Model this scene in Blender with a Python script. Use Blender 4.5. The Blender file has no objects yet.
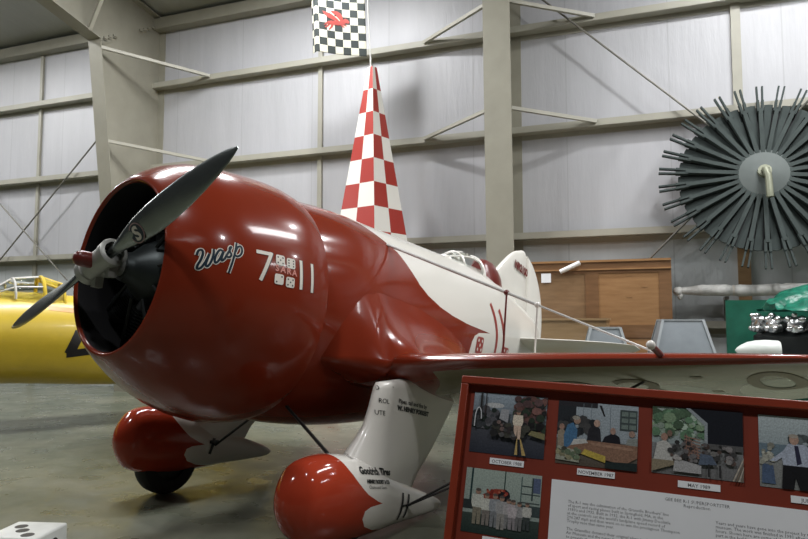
import bpy, bmesh, math, random
from mathutils import Vector, Matrix
from mathutils.bvhtree import BVHTree
random.seed(7)
C = bpy.context.scene.collection
R = math.radians
PI = math.pi

# ------------------------------------------------------------------ materials
def new_mat(name):
    m = bpy.data.materials.new(name); m.use_nodes = True
    nt = m.node_tree; b = nt.nodes['Principled BSDF']
    return m, nt, b
def setp(b, col=None, rough=.5, metal=0., coat=0., trans=0., alpha=1., emit=None, es=0., spec=.5):
    if col is not None: b.inputs['Base Color'].default_value = (*col, 1)
    b.inputs['Roughness'].default_value = rough
    b.inputs['Metallic'].default_value = metal
    b.inputs['Coat Weight'].default_value = coat
    b.inputs['Coat Roughness'].default_value = .08
    b.inputs['Transmission Weight'].default_value = trans
    b.inputs['Alpha'].default_value = alpha
    b.inputs['Specular IOR Level'].default_value = spec
    if emit: b.inputs['Emission Color'].default_value = (*emit, 1); b.inputs['Emission Strength'].default_value = es
def N(nt, t, **kw):
    n = nt.nodes.new(t)
    for k, v in kw.items(): setattr(n, k, v)
    return n
def L(nt, a, b): nt.links.new(a, b)
def mth(nt, op, a, b=None, c=None):
    n = N(nt, 'ShaderNodeMath', operation=op)
    for i, v in enumerate((a, b, c)):
        if v is None: continue
        if hasattr(v, 'links'): L(nt, v, n.inputs[i])
        else: n.inputs[i].default_value = v
    return n.outputs[0]
def mixc(nt, f, a, b):
    n = N(nt, 'ShaderNodeMix', data_type='RGBA')
    if hasattr(f, 'links'): L(nt, f, n.inputs[0])
    else: n.inputs[0].default_value = f
    for s, v in ((n.inputs[6], a), (n.inputs[7], b)):
        if hasattr(v, 'links'): L(nt, v, s)
        else: s.default_value = (*v, 1)
    return n.outputs[2]
def noise(nt, scale, detail=4, rough=.55, vec=None):
    n = N(nt, 'ShaderNodeTexNoise'); n.inputs['Scale'].default_value = scale
    n.inputs['Detail'].default_value = detail; n.inputs['Roughness'].default_value = rough
    if vec is None:
        vec = N(nt, 'ShaderNodeTexCoord').outputs['Object']
    L(nt, vec, n.inputs['Vector'])
    return n.outputs['Fac']
def ramp(nt, f, stops):
    n = N(nt, 'ShaderNodeValToRGB')
    e = n.color_ramp.elements
    while len(e) < len(stops): e.new(.5)
    for i, (p, c) in enumerate(stops):
        e[i].position = p; e[i].color = (*c, 1) if len(c) == 3 else c
    L(nt, f, n.inputs[0]); return n.outputs[0]
def plain(name, col, rough=.5, metal=0., coat=0., var=.12, scale=6., bump=0., **kw):
    """a plain finish with a little mottling of its own"""
    m, nt, b = new_mat(name); setp(b, col, rough, metal, coat, **kw)
    f = noise(nt, scale)
    lo = tuple(c*(1-var) for c in col); hi = tuple(min(1, c*(1+var)) for c in col)
    L(nt, ramp(nt, f, [(.3, lo), (.7, hi)]), b.inputs['Base Color'])
    if bump:
        bp = N(nt, 'ShaderNodeBump'); bp.inputs['Strength'].default_value = bump; bp.inputs['Distance'].default_value = .02
        L(nt, f, bp.inputs['Height']); L(nt, bp.outputs[0], b.inputs['Normal'])
    return m
def lp(nt):
    a = N(nt, 'ShaderNodeAttribute', attribute_name='lp')
    s = N(nt, 'ShaderNodeSeparateXYZ'); L(nt, a.outputs['Vector'], s.inputs[0])
    return s.outputs
RED = (.205, .026, .010); WHITE = (.74, .72, .66)
def curve_map(nt, val, vmin, vmax, pts, omin, omax):
    """piecewise smooth function of val: pts are (val, out)"""
    mr = N(nt, 'ShaderNodeMapRange'); mr.inputs[1].default_value = vmin; mr.inputs[2].default_value = vmax
    L(nt, val, mr.inputs[0])
    fc = N(nt, 'ShaderNodeFloatCurve'); cm = fc.mapping; cv = cm.curves[0]
    P = [((v-vmin)/(vmax-vmin), (o-omin)/(omax-omin)) for v, o in pts]
    while len(cv.points) < len(P): cv.points.new(.5, .5)
    for q, (x, y) in zip(cv.points, P): q.location = (x, y); q.handle_type = 'VECTOR' if len(P) > 14 else 'AUTO_CLAMPED'
    cm.update(); L(nt, mr.outputs[0], fc.inputs['Value'])
    return mth(nt, 'MULTIPLY_ADD', fc.outputs[0], omax-omin, omin)
def two_tone(name, axis_val, pts, vmin, vmax, omin, omax, red=RED, white=WHITE, rough=.16):
    m, nt, b = new_mat(name); setp(b, red, rough, 0, .38, spec=.15)
    o = lp(nt)
    bx = curve_map(nt, o[axis_val], vmin, vmax, pts, omin, omax)
    f = mth(nt, 'GREATER_THAN', o[0], bx)
    n_ = noise(nt, 3.)
    rc = mixc(nt, n_, tuple(c*.9 for c in red), tuple(c*1.1 for c in red))
    L(nt, mixc(nt, f, rc, white), b.inputs['Base Color'])
    return m
M = {}
M['red'] = plain('red_gloss_paint', RED, .22, 0, .38, var=.06, scale=2., spec=.15)
M['white'] = plain('white_gloss_paint', WHITE, .3, 0, .3, var=.03, scale=3.)
M['maroon'] = plain('maroon_paint', (.14, .018, .014), .3)
M['black'] = plain('black_paint', (.012, .012, .012), .4)
M['rubber'] = plain('tyre_rubber', (.012, .012, .012), .75, bump=.1, scale=60)
M['dark'] = plain('cowl_inside_black', (.006, .006, .007), .7)
M['engine'] = plain('engine_grey', (.045, .055, .055), .42, .6)
M['engfin'] = plain('cylinder_black', (.012, .015, .015), .45, .4)
M['blade'] = plain('blade_grey_metal', (.30, .33, .32), .27, .9, var=.2, scale=3)
M['hub'] = plain('hub_grey', (.40, .41, .38), .42, .35)
M['steel'] = plain('steel_wire', (.58, .58, .55), .35, .25)
M['steel_dark'] = plain('dark_wire', (.03, .03, .03), .4, .4)
M['glass'], _nt, _b = new_mat('clear_glass'); setp(_b, (.9, .95, .95), .03, trans=1.)
_b.inputs['IOR'].default_value = 1.1
M['beam'] = plain('beige_steel_paint', (.28, .27, .215), .55, var=.07, scale=2.5)
M['beam2'] = plain('beige_girt_paint', (.35, .34, .28), .5, var=.07, scale=2.5)
M['rod'] = plain('rod_grey', (.16, .155, .13), .5, .3)
M['cream'] = plain('cream_lettering', (.70, .66, .58), .4)
M['dialblue'] = plain('letter_blue_black', (.015, .03, .045), .3)
M['letter_red'] = plain('letter_red', (.33, .05, .04), .4)
M['yellow'] = plain('yellow_paint', (.58, .42, .03), .35, 0, .15, var=.06)
M['orange'] = plain('orange_trim', (.6, .25, .03), .35)
M['die'] = plain('die_white', (.72, .74, .70), .4)
M['paper'] = plain('paper_white', (.86, .88, .90), .6, var=.03)
M['ink'] = plain('ink_grey', (.13, .13, .14), .7)
M['frame'] = plain('panel_red_frame', (.26, .036, .014), .35, 0, .1, var=.1, scale=5)
M['board'] = plain('panel_red_board', (.21, .028, .011), .5, var=.1, scale=5)
M['greywheel'] = plain('grey_wheel_paint', (.05, .062, .059), .75, var=.15, scale=4, spec=.12)
M['greywheel2'] = plain('grey_hub_paint', (.115, .132, .126), .6, var=.1, scale=4, spec=.2)
M['brass'] = plain('shaft_brass', (.20, .21, .15), .5, .3)
M['ped'] = plain('grey_pedestal', (.24, .27, .29), .5, var=.1, scale=5)
M['pedlight'] = plain('pedestal_edge', (.33, .36, .37), .5)
M['wrap'] = plain('white_plastic_wrap', (.74, .74, .70), .35, 0, .2, bump=.5, scale=14)
M['green'] = plain('emerald_board', (.012, .10, .062), .35, var=.35, scale=3)
M['tarp'] = plain('green_tarp', (.01, .13, .082), .3, var=.5, scale=12, bump=.9)
M['chrome'] = plain('polished_metal', (.6, .62, .62), .22, .95, var=.25, scale=25)
M['steelbench'] = plain('bench_grey', (.2, .2, .2), .5)
M['cone'] = plain('pale_spinner', (.66, .70, .66), .35, var=.06)
M['tube'] = plain('reflected_tube_white', (.95, .95, .93), .3)

def wood_mat(name, c1, c2, sc=1.0, rough=.45, coat=.25):
    m, nt, b = new_mat(name); setp(b, c1, rough, 0, coat)
    tc = N(nt, 'ShaderNodeTexCoord'); mp = N(nt, 'ShaderNodeMapping'); mp.inputs['Scale'].default_value = (1.2*sc, 1.2*sc, 9*sc)
    L(nt, tc.outputs['Object'], mp.inputs[0])
    f = noise(nt, 2.2, 6, .6, mp.outputs[0])
    L(nt, ramp(nt, f, [(.3, c2), (.68, c1)]), b.inputs['Base Color'])
    return m
M['wood'] = wood_mat('plywood_panel', (.36, .20, .085), (.27, .14, .055))
M['wood_dark'] = wood_mat('brown_frame_wood', (.22, .115, .05), (.15, .075, .03))
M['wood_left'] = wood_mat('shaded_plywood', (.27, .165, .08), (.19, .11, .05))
M['wood_pale'] = wood_mat('pale_board', (.36, .24, .12), (.28, .18, .085))
M['wood_post'] = wood_mat('wood_post', (.3, .19, .09), (.22, .13, .06))

def wall_mat(name, base, dark, u0=.08, du=1.55):
    """vinyl faced insulation: faint vertical seams and wrinkles"""
    m, nt, b = new_mat(name); setp(b, base, .45, 0, 0)
    tc = N(nt, 'ShaderNodeTexCoord'); s = N(nt, 'ShaderNodeSeparateXYZ'); L(nt, tc.outputs['Object'], s.inputs[0])
    w = mth(nt, 'FRACT', mth(nt, 'DIVIDE', mth(nt, 'SUBTRACT', s.outputs[0], u0-100*du), du))
    line = mth(nt, 'LESS_THAN', w, .012)
    mp = N(nt, 'ShaderNodeMapping'); mp.inputs['Scale'].default_value = (2.5, 1, .35); L(nt, tc.outputs['Object'], mp.inputs[0])
    f = noise(nt, 1.2, 5, .6, mp.outputs[0])
    col = ramp(nt, f, [(.3, tuple(c*.9 for c in base)), (.7, base)])
    L(nt, mixc(nt, mth(nt, 'MULTIPLY', line, .3), col, dark), b.inputs['Base Color'])
    f2 = noise(nt, 5., 5, .6, mp.outputs[0])
    bp = N(nt, 'ShaderNodeBump'); bp.inputs['Strength'].default_value = .25; bp.inputs['Distance'].default_value = .03
    L(nt, f2, bp.inputs['Height']); L(nt, bp.outputs[0], b.inputs['Normal'])
    return m
M['wall'] = wall_mat('wall_insulation', (.47, .475, .492), (.25, .25, .25))
M['wainscot'] = wall_mat('lower_wall_liner', (.53, .56, .56), (.15, .16, .16))
M['ceiling'] = wall_mat('ceiling_insulation', (.36, .37, .34), (.28, .28, .27))
def floor_mat():
    m, nt, b = new_mat('concrete_floor'); setp(b, (.3, .29, .24), .42, 0, 0)
    tc = N(nt, 'ShaderNodeTexCoord')
    f = noise(nt, 1.3, 8, .62, tc.outputs['Object']); f2 = noise(nt, 3.2, 4, .5, tc.outputs['Object'])
    c1 = ramp(nt, f, [(.28, (.062, .078, .054)), (.5, (.125, .132, .094)), (.72, (.20, .197, .145))])
    c2 = mixc(nt, mth(nt, 'MULTIPLY', f2, .35), c1, (.11, .118, .085))
    L(nt, c2, b.inputs['Base Color'])
    L(nt, ramp(nt, f2, [(.3, (.22, .22, .22)), (.7, (.42, .42, .42))]), b.inputs['Roughness'])
    return m
M['floor'] = floor_mat()
def vcol_mat(name, rough=.35, coat=.3, grain=.4):
    m, nt, b = new_mat(name); setp(b, (1, 1, 1), rough, 0, coat)
    a = N(nt, 'ShaderNodeAttribute', attribute_name='Col'); f = noise(nt, 200., 8, .7)
    g = N(nt, 'ShaderNodeMapRange'); g.inputs[1].default_value = .3; g.inputs[2].default_value = .7; g.inputs[3].default_value = 1-grain; g.inputs[4].default_value = 1+grain; L(nt, f, g.inputs[0])
    v = N(nt, 'ShaderNodeVectorMath', operation='SCALE'); L(nt, a.outputs['Color'], v.inputs[0]); L(nt, g.outputs[0], v.inputs['Scale']); L(nt, v.outputs[0], b.inputs['Base Color'])
    return m
M['print'] = vcol_mat('colour_print')
M['cloth'] = vcol_mat('flag_cloth', .8, 0, .08)
def check_mat(name, c1, c2):
    m, nt, b = new_mat(name); setp(b, c1, .4, 0, .1)
    o = lp(nt)   # u column, v row
    s = mth(nt, 'ADD', mth(nt, 'FLOOR', o[0]), mth(nt, 'FLOOR', o[1]))
    f = mth(nt, 'MODULO', s, 2.)
    L(nt, mixc(nt, f, c1, c2), b.inputs['Base Color']); return m
M['pylon'] = check_mat('red_white_checks', (.36, .03, .02), (.78, .76, .70))

# ------------------------------------------------------------------ mesh builder
class MB:
    def __init__(s): s.v = []; s.f = []; s.a = []; s.mi = []; s.col = []; s.cur = 0; s.c = None
    def add(s, verts, faces, attr=None):
        o = len(s.v); s.v += [tuple(p) for p in verts]
        s.a += [tuple(q) for q in (attr if attr else verts)]
        for f in faces:
            s.f.append([o+i for i in f]); s.mi.append(s.cur); s.col.append(s.c)
    def loft(s, secs, closed=True, cap0=True, cap1=True, attr=None):
        n = len(secs[0]); V = [p for q in secs for p in q]; F = []
        A = [p for q in attr for p in q] if attr else None
        for i in range(len(secs)-1):
            for j in range(n if closed else n-1):
                k = (j+1) % n
                F.append([i*n+j, i*n+k, (i+1)*n+k, (i+1)*n+j])
        if closed and cap0: F.append(list(range(n))[::-1])
        if closed and cap1: F.append([(len(secs)-1)*n+j for j in range(n)])
        s.add(V, F, A); return s
    def box(s, c, d, rot=None):
        V = [Vector((x*d[0]/2, y*d[1]/2, z*d[2]/2)) for x in (-1, 1) for y in (-1, 1) for z in (-1, 1)]
        if rot is not None: V = [rot @ p for p in V]
        V = [p+Vector(c) for p in V]
        s.add(V, [[0, 1, 3, 2], [4, 6, 7, 5], [0, 4, 5, 1], [2, 3, 7, 6], [0, 2, 6, 4], [1, 5, 7, 3]]); return s
    def bar(s, a, b, w, h, up=(0, 0, 1)):
        a = Vector(a); b = Vector(b); d = (b-a); l = d.length; d.normalize()
        sd = d.cross(Vector(up)); sd.normalize(); u = sd.cross(d)
        V = []
        for p in (a, b):
            for i, j in ((-1, -1), (1, -1), (1, 1), (-1, 1)): V.append(p+sd*(i*w/2)+u*(j*h/2))
        s.add(V, [[3, 2, 1, 0], [4, 5, 6, 7], [0, 1, 5, 4], [1, 2, 6, 5], [2, 3, 7, 6], [3, 0, 4, 7]]); return s
    def tube(s, path, r, n=10, flat=1., closed=False):
        P = [Vector(p) for p in path]; m = len(P)
        rr = r if isinstance(r, (list, tuple)) else [r]*m
        secs = []; ref = None
        for i, p in enumerate(P):
            if closed: d = P[(i+1) % m]-P[i-1]
            else: d = P[min(i+1, m-1)]-P[max(i-1, 0)]
            d.normalize()
            if ref is None:
                ref = Vector((0, 0, 1)) if abs(d.z) < .9 else Vector((1, 0, 0))
            a = d.cross(ref); a.normalize(); b = a.cross(d); ref = b
            secs.append([p+a*(rr[i]*math.cos(t*2*PI/n))+b*(rr[i]*flat*math.sin(t*2*PI/n)) for t in range(n)])
        if closed: secs.append(secs[0])
        s.loft(secs, True, not closed, not closed); return s
    def revolve(s, prof, o=(0, 0, 0), ax=(1, 0, 0), n=48, cap0=False, cap1=False):
        ax = Vector(ax).normalized(); o = Vector(o)
        ref = Vector((0, 0, 1)) if abs(ax.z) < .9 else Vector((1, 0, 0))
        a = ax.cross(ref); a.normalize(); b = ax.cross(a)
        s.loft([[o+ax*x+a*(r*math.cos(t*2*PI/n))+b*(r*math.sin(t*2*PI/n)) for t in range(n)] for x, r in prof], True, cap0, cap1)
        return s
    def ball(s, c, r, n=12, m=8):
        c = Vector(c); r = Vector(r) if hasattr(r, '__len__') else Vector((r, r, r))
        secs = []
        for i in range(m+1):
            t = max(.02, min(PI-.02, PI*i/m))
            secs.append([c+Vector((r.x*math.sin(t)*math.cos(2*PI*j/n), r.y*math.sin(t)*math.sin(2*PI*j/n), r.z*math.cos(t))) for j in range(n)])
        s.loft(secs); return s
    def build(s, name, mats, parent=None, conv=None, sharp=38, recalc=True):
        me = bpy.data.meshes.new(name)
        V = [conv(p) for p in s.v] if conv else s.v
        me.from_pydata([tuple(p) for p in V], [], s.f)
        at = me.attributes.new('lp', 'FLOAT_VECTOR', 'POINT')
        for i, q in enumerate(s.a): at.data[i].vector = q
        if any(c is not None for c in s.col):
            ca = me.color_attributes.new('Col', 'FLOAT_COLOR', 'CORNER')
            for p in me.polygons:
                c = s.col[p.index] or (1, 1, 1)
                for li in p.loop_indices: ca.data[li].color = (*c, 1)
        for m in (mats if isinstance(mats, (list, tuple)) else [mats]): me.materials.append(m)
        for p, i in zip(me.polygons, s.mi): p.material_index = i; p.use_smooth = True
        bm = bmesh.new(); bm.from_mesh(me)
        if recalc: bmesh.ops.recalc_face_normals(bm, faces=bm.faces)
        lim = R(sharp)
        for e in bm.edges:
            if len(e.link_faces) == 2 and e.calc_face_angle(0) > lim: e.smooth = False
        bm.to_mesh(me); bm.free()
        o = bpy.data.objects.new(name, me); C.objects.link(o)
        if parent: o.parent = parent
        return o
def tag(o, label, cat, group=None, kind=None):
    o['label'] = label; o['category'] = cat
    if group: o['group'] = group
    if kind: o['kind'] = kind
    return o
def struct(o): o['kind'] = 'structure'; return o
def thing(name, label, cat, loc=(0, 0, 0), rz=0, group=None):
    o = bpy.data.objects.new(name, None); C.objects.link(o); o.empty_display_size = .1
    o.location = loc; o.rotation_euler = (0, 0, rz); return tag(o, label, cat, group)
def glyphs(body, size=1., ax='LEFT', shear=0., offset=0., spacing=1., line=1., res=3):
    cu = bpy.data.curves.new('glyphs', 'FONT'); cu.body = body; cu.size = size; cu.align_x = ax; cu.shear = shear
    cu.offset = offset; cu.space_character = spacing; cu.space_line = line; cu.resolution_u = res; cu.fill_mode = 'FRONT'
    o = bpy.data.objects.new('glyphs', cu); C.objects.link(o)
    dg = bpy.context.evaluated_depsgraph_get(); dg.update()
    me = bpy.data.meshes.new_from_object(o.evaluated_get(dg))
    V = [(v.co.x, v.co.y) for v in me.vertices]; F = [list(p.vertices) for p in me.polygons]
    bpy.data.objects.remove(o); bpy.data.curves.remove(cu); bpy.data.meshes.remove(me)
    return V, F
def catmull(P, k=8):
    out = []; n = len(P)
    for i in range(n-1):
        p0 = P[max(i-1, 0)]; p1 = P[i]; p2 = P[i+1]; p3 = P[min(i+2, n-1)]
        for j in range(k):
            t = j/k
            out.append(tuple(.5*((2*b)+(-a+c)*t+(2*a-5*b+4*c-d)*t*t+(-a+3*b-3*c+d)*t**3) for a, b, c, d in zip(p0, p1, p2, p3)))
    out.append(tuple(P[-1])); return out
def ribbon(P, w):
    V = []; F = []; n = len(P)
    for i, p in enumerate(P):
        a = P[max(i-1, 0)]; b = P[min(i+1, n-1)]
        dx, dy = b[0]-a[0], b[1]-a[1]; l = math.hypot(dx, dy) or 1
        ww = w[i] if isinstance(w, list) else w
        V += [(p[0]-dy/l*ww/2, p[1]+dx/l*ww/2), (p[0]+dy/l*ww/2, p[1]-dx/l*ww/2)]
    for i in range(n-1): F.append([2*i, 2*i+1, 2*i+3, 2*i+2])
    return V, F
def resample(P, step):
    out = [P[0]]
    for a, b in zip(P, P[1:]):
        d = math.dist(a, b); k = max(1, int(d/step))
        for j in range(1, k+1): out.append(tuple(p+(q-p)*j/k for p, q in zip(a, b)))
    return out

# ------------------------------------------------------------------ camera
CAM_H = 1.343; FPX = 682.
cd = bpy.data.cameras.new('camera'); cam = bpy.data.objects.new('camera', cd); C.objects.link(cam)
cd.sensor_width = 36; cd.lens = FPX/808*36; cam.location = (0, 0, CAM_H); cam.rotation_euler = (R(90+4.25), 0, 0)
cd.clip_start = .05
bpy.context.scene.camera = cam

# ------------------------------------------------------------------ hangar (wall frame: u along the wall to the right, d out from the wall, z up)
WN = Vector((.362, .932, 0)).normalized(); WT = Vector((.932, -.362, 0)).normalized(); WD = 11.0
hang = Matrix((( WT.x, -WN.x, 0, WN.x*WD), (WT.y, -WN.y, 0, WN.y*WD), (0, 0, 1, 0), (0, 0, 0, 1)))
def W(u, d, z): return hang @ Vector((u, d, z))
HROT = math.atan2(WT.y, WT.x)
def hput(o):
    """wall frame -> world (u, -d is local x, y)"""
    o.location = WN*WD; o.rotation_euler = (0, 0, HROT); return o
hc = lambda p: (p[0], -p[1], p[2])      # builder coords (u, d, z) to local
def hb(mb, name, mat, sharp=38): return hput(mb.build(name, mat, None, hc, sharp))
EAVE = 7.53
mb = MB(); mb.box((0, -.1, EAVE/2+1.35), (44, .2, EAVE-2.7)); struct(hb(mb, 'wall_back', M['wall']))
mb = MB(); mb.box((0, -.1, 1.35), (44, .2, 2.7)); struct(hb(mb, 'wall_back_lower', M['wainscot']))
mb = MB(); mb.box((0, 8.5, -.1), (44, 30, .2)); struct(hb(mb, 'floor', M['floor']))
mb = MB(); SL = .16
mb.add([(-22, -.2, EAVE), (22, -.2, EAVE), (22, 9.5, EAVE+9.7*SL), (-22, 9.5, EAVE+9.7*SL), (-22, -.2, EAVE+.2), (22, -.2, EAVE+.2), (22, 9.5, EAVE+.2+9.7*SL), (-22, 9.5, EAVE+.2+9.7*SL)],
       [[0, 1, 2, 3], [7, 6, 5, 4], [0, 4, 5, 1], [1, 5, 6, 2], [2, 6, 7, 3], [3, 7, 4, 0]])
struct(hb(mb, 'ceiling', M['ceiling']))
COLS = (-16.8, -9.7, -2.40, 4.7)
# girts (Z rails) between columns
ti = [0]
def trim(mb, mat='beam2'):
    ti[0] += 1; return struct(hb(mb, 'trim_%d' % ti[0], M[mat]))
for z in (1.23, 2.64, 4.37, 6.06):
    mb = MB()
    mb.box((0, .197, z+.05), (43.8, .012, .10)); mb.box((0, .10, z), (43.8, .20, .012)); mb.box((0, .008, z-.04), (43.8, .012, .09))
    trim(mb)
mb = MB(); mb.box((0, .22, EAVE-.14), (43.8, .014, .22)); mb.box((0, .12, EAVE-.25), (43.8, .22, .014)); trim(mb, 'beam')
for u, w in ((-12.95, .075), (-5.92, .085), (1.03, .13), (-19.9, .08), (8.1, .1)):
    mb = MB(); mb.box((u, .03, (EAVE-.3)/2+1.35), (w, .05, EAVE-2.95)); trim(mb)
    mb = MB(); mb.box((u, .03, 1.37), (w*1.3, .05, 2.6)); trim(mb, 'wood_post' if u > 0 else 'beam2')
# frame columns
def column(u, d0, d1, top, fw, tf=.02):
    """tapered I column: outer flange on the wall, inner flange sloping; d0 depth at the base, d1 at the top"""
    mb = MB()
    mb.add([(u-.006, .0, 0), (u-.006, d0, 0), (u-.006, d1, top), (u-.006, 0, EAVE), (u+.006, 0, 0), (u+.006, d0, 0), (u+.006, d1, top), (u+.006, 0, EAVE)],
           [[0, 1, 2, 3], [7, 6, 5, 4], [0, 4, 5, 1], [1, 5, 6, 2], [2, 6, 7, 3], [3, 7, 4, 0]])
    for (a, b) in (((0, 0), (0, EAVE)), ((d0, 0), (d1, top))):
        (da, za), (db, zb) = a, b
        mb.add([(u-fw/2, da, za), (u+fw/2, da, za), (u+fw/2, db, zb), (u-fw/2, db, zb), (u-fw/2, da+tf, za), (u+fw/2, da+tf, za), (u+fw/2, db+tf, zb), (u-fw/2, db+tf, zb)],
               [[0, 1, 2, 3], [7, 6, 5, 4], [0, 4, 5, 1], [1, 5, 6, 2], [2, 6, 7, 3], [3, 7, 4, 0]])
    return mb
def rafter(u, d1, z1, fw):
    """rafter: knee plate and a girder rising from the column head"""
    mb = MB(); tf = .02
    p = [(d1, z1), (3.6, z1+.42), (9.3, z1+1.35)]; q = [(0, EAVE-.02), (3.6, EAVE+3.6*SL-.02), (9.3, EAVE+9.3*SL-.02)]
    for (a, b, c, d) in ((p[0], p[1], q[1], q[0]), (p[1], p[2], q[2], q[1])):
        V = [(u-.006, x, z) for x, z in (a, b, c, d)]+[(u+.006, x, z) for x, z in (a, b, c, d)]
        mb.add(V, [[0, 1, 2, 3], [7, 6, 5, 4], [0, 4, 5, 1], [1, 5, 6, 2], [2, 6, 7, 3], [3, 7, 4, 0]])
    for (a, b) in ((p[0], p[1]), (p[1], p[2]), (q[0], q[1]), (q[1], q[2])):
        mb.add([(u-fw/2, a[0], a[1]), (u+fw/2, a[0], a[1]), (u+fw/2, b[0], b[1]), (u-fw/2, b[0], b[1]), (u-fw/2, a[0], a[1]-tf), (u+fw/2, a[0], a[1]-tf), (u+fw/2, b[0], b[1]-tf), (u-fw/2, b[0], b[1]-tf)],
               [[0, 1, 2, 3], [7, 6, 5, 4], [0, 4, 5, 1], [1, 5, 6, 2], [2, 6, 7, 3], [3, 7, 4, 0]])
    # splice plate on the diagonal of the knee, with bolts
    mb.bar((u, d1, z1), (u, .05, EAVE-.1), .24, .03, up=(1, 0, 0))
    for t in (.05, .12, .19, .26, .66, .73, .80, .87):
        c = Vector((u, d1, z1)).lerp(Vector((u, .05, EAVE-.1)), t)
        for s in (-1, 1): mb.box((u+s*.08, c[1]+.03, c[2]-.04), (.03, .09, .03))
    return mb
for i, u in enumerate(COLS):
    struct(hb(column(u, .80 if i != 2 else .65, 1.70 if i != 2 else .85, 6.5, .30 if i != 2 else .43), 'steel_column', M['beam'], 30))
    if i != 2: struct(hb(rafter(u, 1.70, 6.5, .30), 'roof_rafter', M['beam'], 30))
    else: struct(hb(rafter(u, .85, 6.5, .43), 'roof_rafter', M['beam'], 30))
# flange braces from the column's inner flange back to the rails
for i, u in enumerate(COLS[1:3]):
    for z in (4.37, 6.06):
        d = .85+.90*z/6.5 if i == 0 else .65+.20*z/6.5
        for s in ((1,) if i == 0 else (-1, 1)):
            mb = MB(); mb.bar((u+s*.13, d-.02, z+.27), (u+s*1.42, .21, z+.06), .055, .055)
            struct(hb(mb, 'flange_brace', M['beam2']))
mb = MB(); mb.bar((COLS[1]+.12, 1.95, 6.55), (COLS[1]+1.05, 2.2, EAVE+.22), .06, .06); struct(hb(mb, 'flange_brace', M['beam2']))
def rod(a, b, r=.016):
    mb = MB(); mb.tube([a, b], r, 8); struct(hb(mb, 'cross_brace_rod', M['rod']))
rod((-16.2, .28, .4), (-9.7, .28, 6.3)); rod((-16.2, .33, 6.0), (-9.8, .33, .6))
rod((-2.2, .30, 6.9), (4.4, .30, .5)); rod((-2.2, .36, .3), (4.4, .36, 6.9))
rod((-16.2, 1.0, EAVE-.12), (-9.7, 5.0, EAVE+.5), .03)
# roof purlins
for d in (2.2, 3.9, 5.6, 7.3):
    mb = MB(); mb.box((0, d, EAVE+d*SL-.09), (43.8, .07, .18)); struct(hb(mb, 'roof_purlin', M['beam2']))

# ------------------------------------------------------------------ the red racing airplane
HUB = Vector((-1.82, 4.0, 1.69)); YAW = R(40.6); AL = R(7.6)
AH = Vector((-math.sin(YAW)*math.cos(AL), -math.cos(YAW)*math.cos(AL), math.sin(AL)))
AY = Vector((math.cos(YAW), -math.sin(YAW), 0)); AU = AH.cross(AY)
AROT = Matrix((AH, AY, AU)).transposed()
base = Vector((HUB.x-AH.x*1.2, HUB.y-AH.y*1.2, 0))
plane = thing('racing_airplane', 'red and white stubby vintage racing airplane with 7-11 dice on its cowling', 'airplane')
plane.location = base; plane.rotation_euler = AROT.to_euler()
OFF = AROT.transposed() @ (HUB-base)
def ac(p): return (-p[0]+OFF.x, p[1]+OFF.y, p[2]+OFF.z)
def a2w(p): return HUB + AH*(-p[0]) + AY*p[1] + AU*p[2]
WUP = AROT.transposed() @ Vector((0, 0, 1))           # world up in the airplane's frame (forward, left, up)
def part(mb, name, mat, parent=None, sharp=38, label=None, recalc=True):
    o = mb.build(name, mat, parent or plane, ac, sharp, recalc)
    if label: o['label'] = label
    return o
# --- cowling
COWL = [(.150, .522), (.138, .526), (.131, .534), (.130, .540), (.134, .550), (.158, .577), (.205, .620), (.29, .682), (.40, .742), (.52, .784), (.66, .815), (.80, .833), (.92, .836), (1.02, .829), (1.09, .816), (1.135, .802), (1.137, .788), (1.08, .775)]
def zoff(x):       # the cowl droops a little under the thrust line
    t = max(0, min(1, (x-.13)/.70)); return -.075*t*t*(3-2*t)
cw = MB(); cw.revolve(COWL, n=96)
cw.v = [(x, y, z+zoff(x)) for x, y, z in cw.v]; cw.a = list(cw.v)
cowl = part(cw, 'cowling', M['red'])
inn = MB(); inn.revolve([(.149, .5215), (.22, .524), (.45, .60), (.75, .66), (.80, .64)], n=64); inn.revolve([(.80, .66), (.80, .01)], n=64)
part(inn, 'cowling_liner', M['dark'], cowl, label='black inside of the cowling')
def cowl_r(x):
    P = COWL[3:]
    for (a, ra), (b, rb) in zip(P, P[1:]):
        if a <= x <= b: return ra+(rb-ra)*(x-a)/(b-a)
    return P[-1][1] if x > 1 else P[0][1]
def on_cowl(off):
    def f(x, z):
        r = cowl_r(x)+off; q = z-zoff(x); return (x, math.sqrt(max(r*r-q*q, .01)), z)
    return f
def decal(VF, proj, mb=None):
    mb = mb or MB(); V, F = VF
    P3 = [proj(u, v) for u, v in V]
    mb.add(P3, F); return mb
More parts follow.
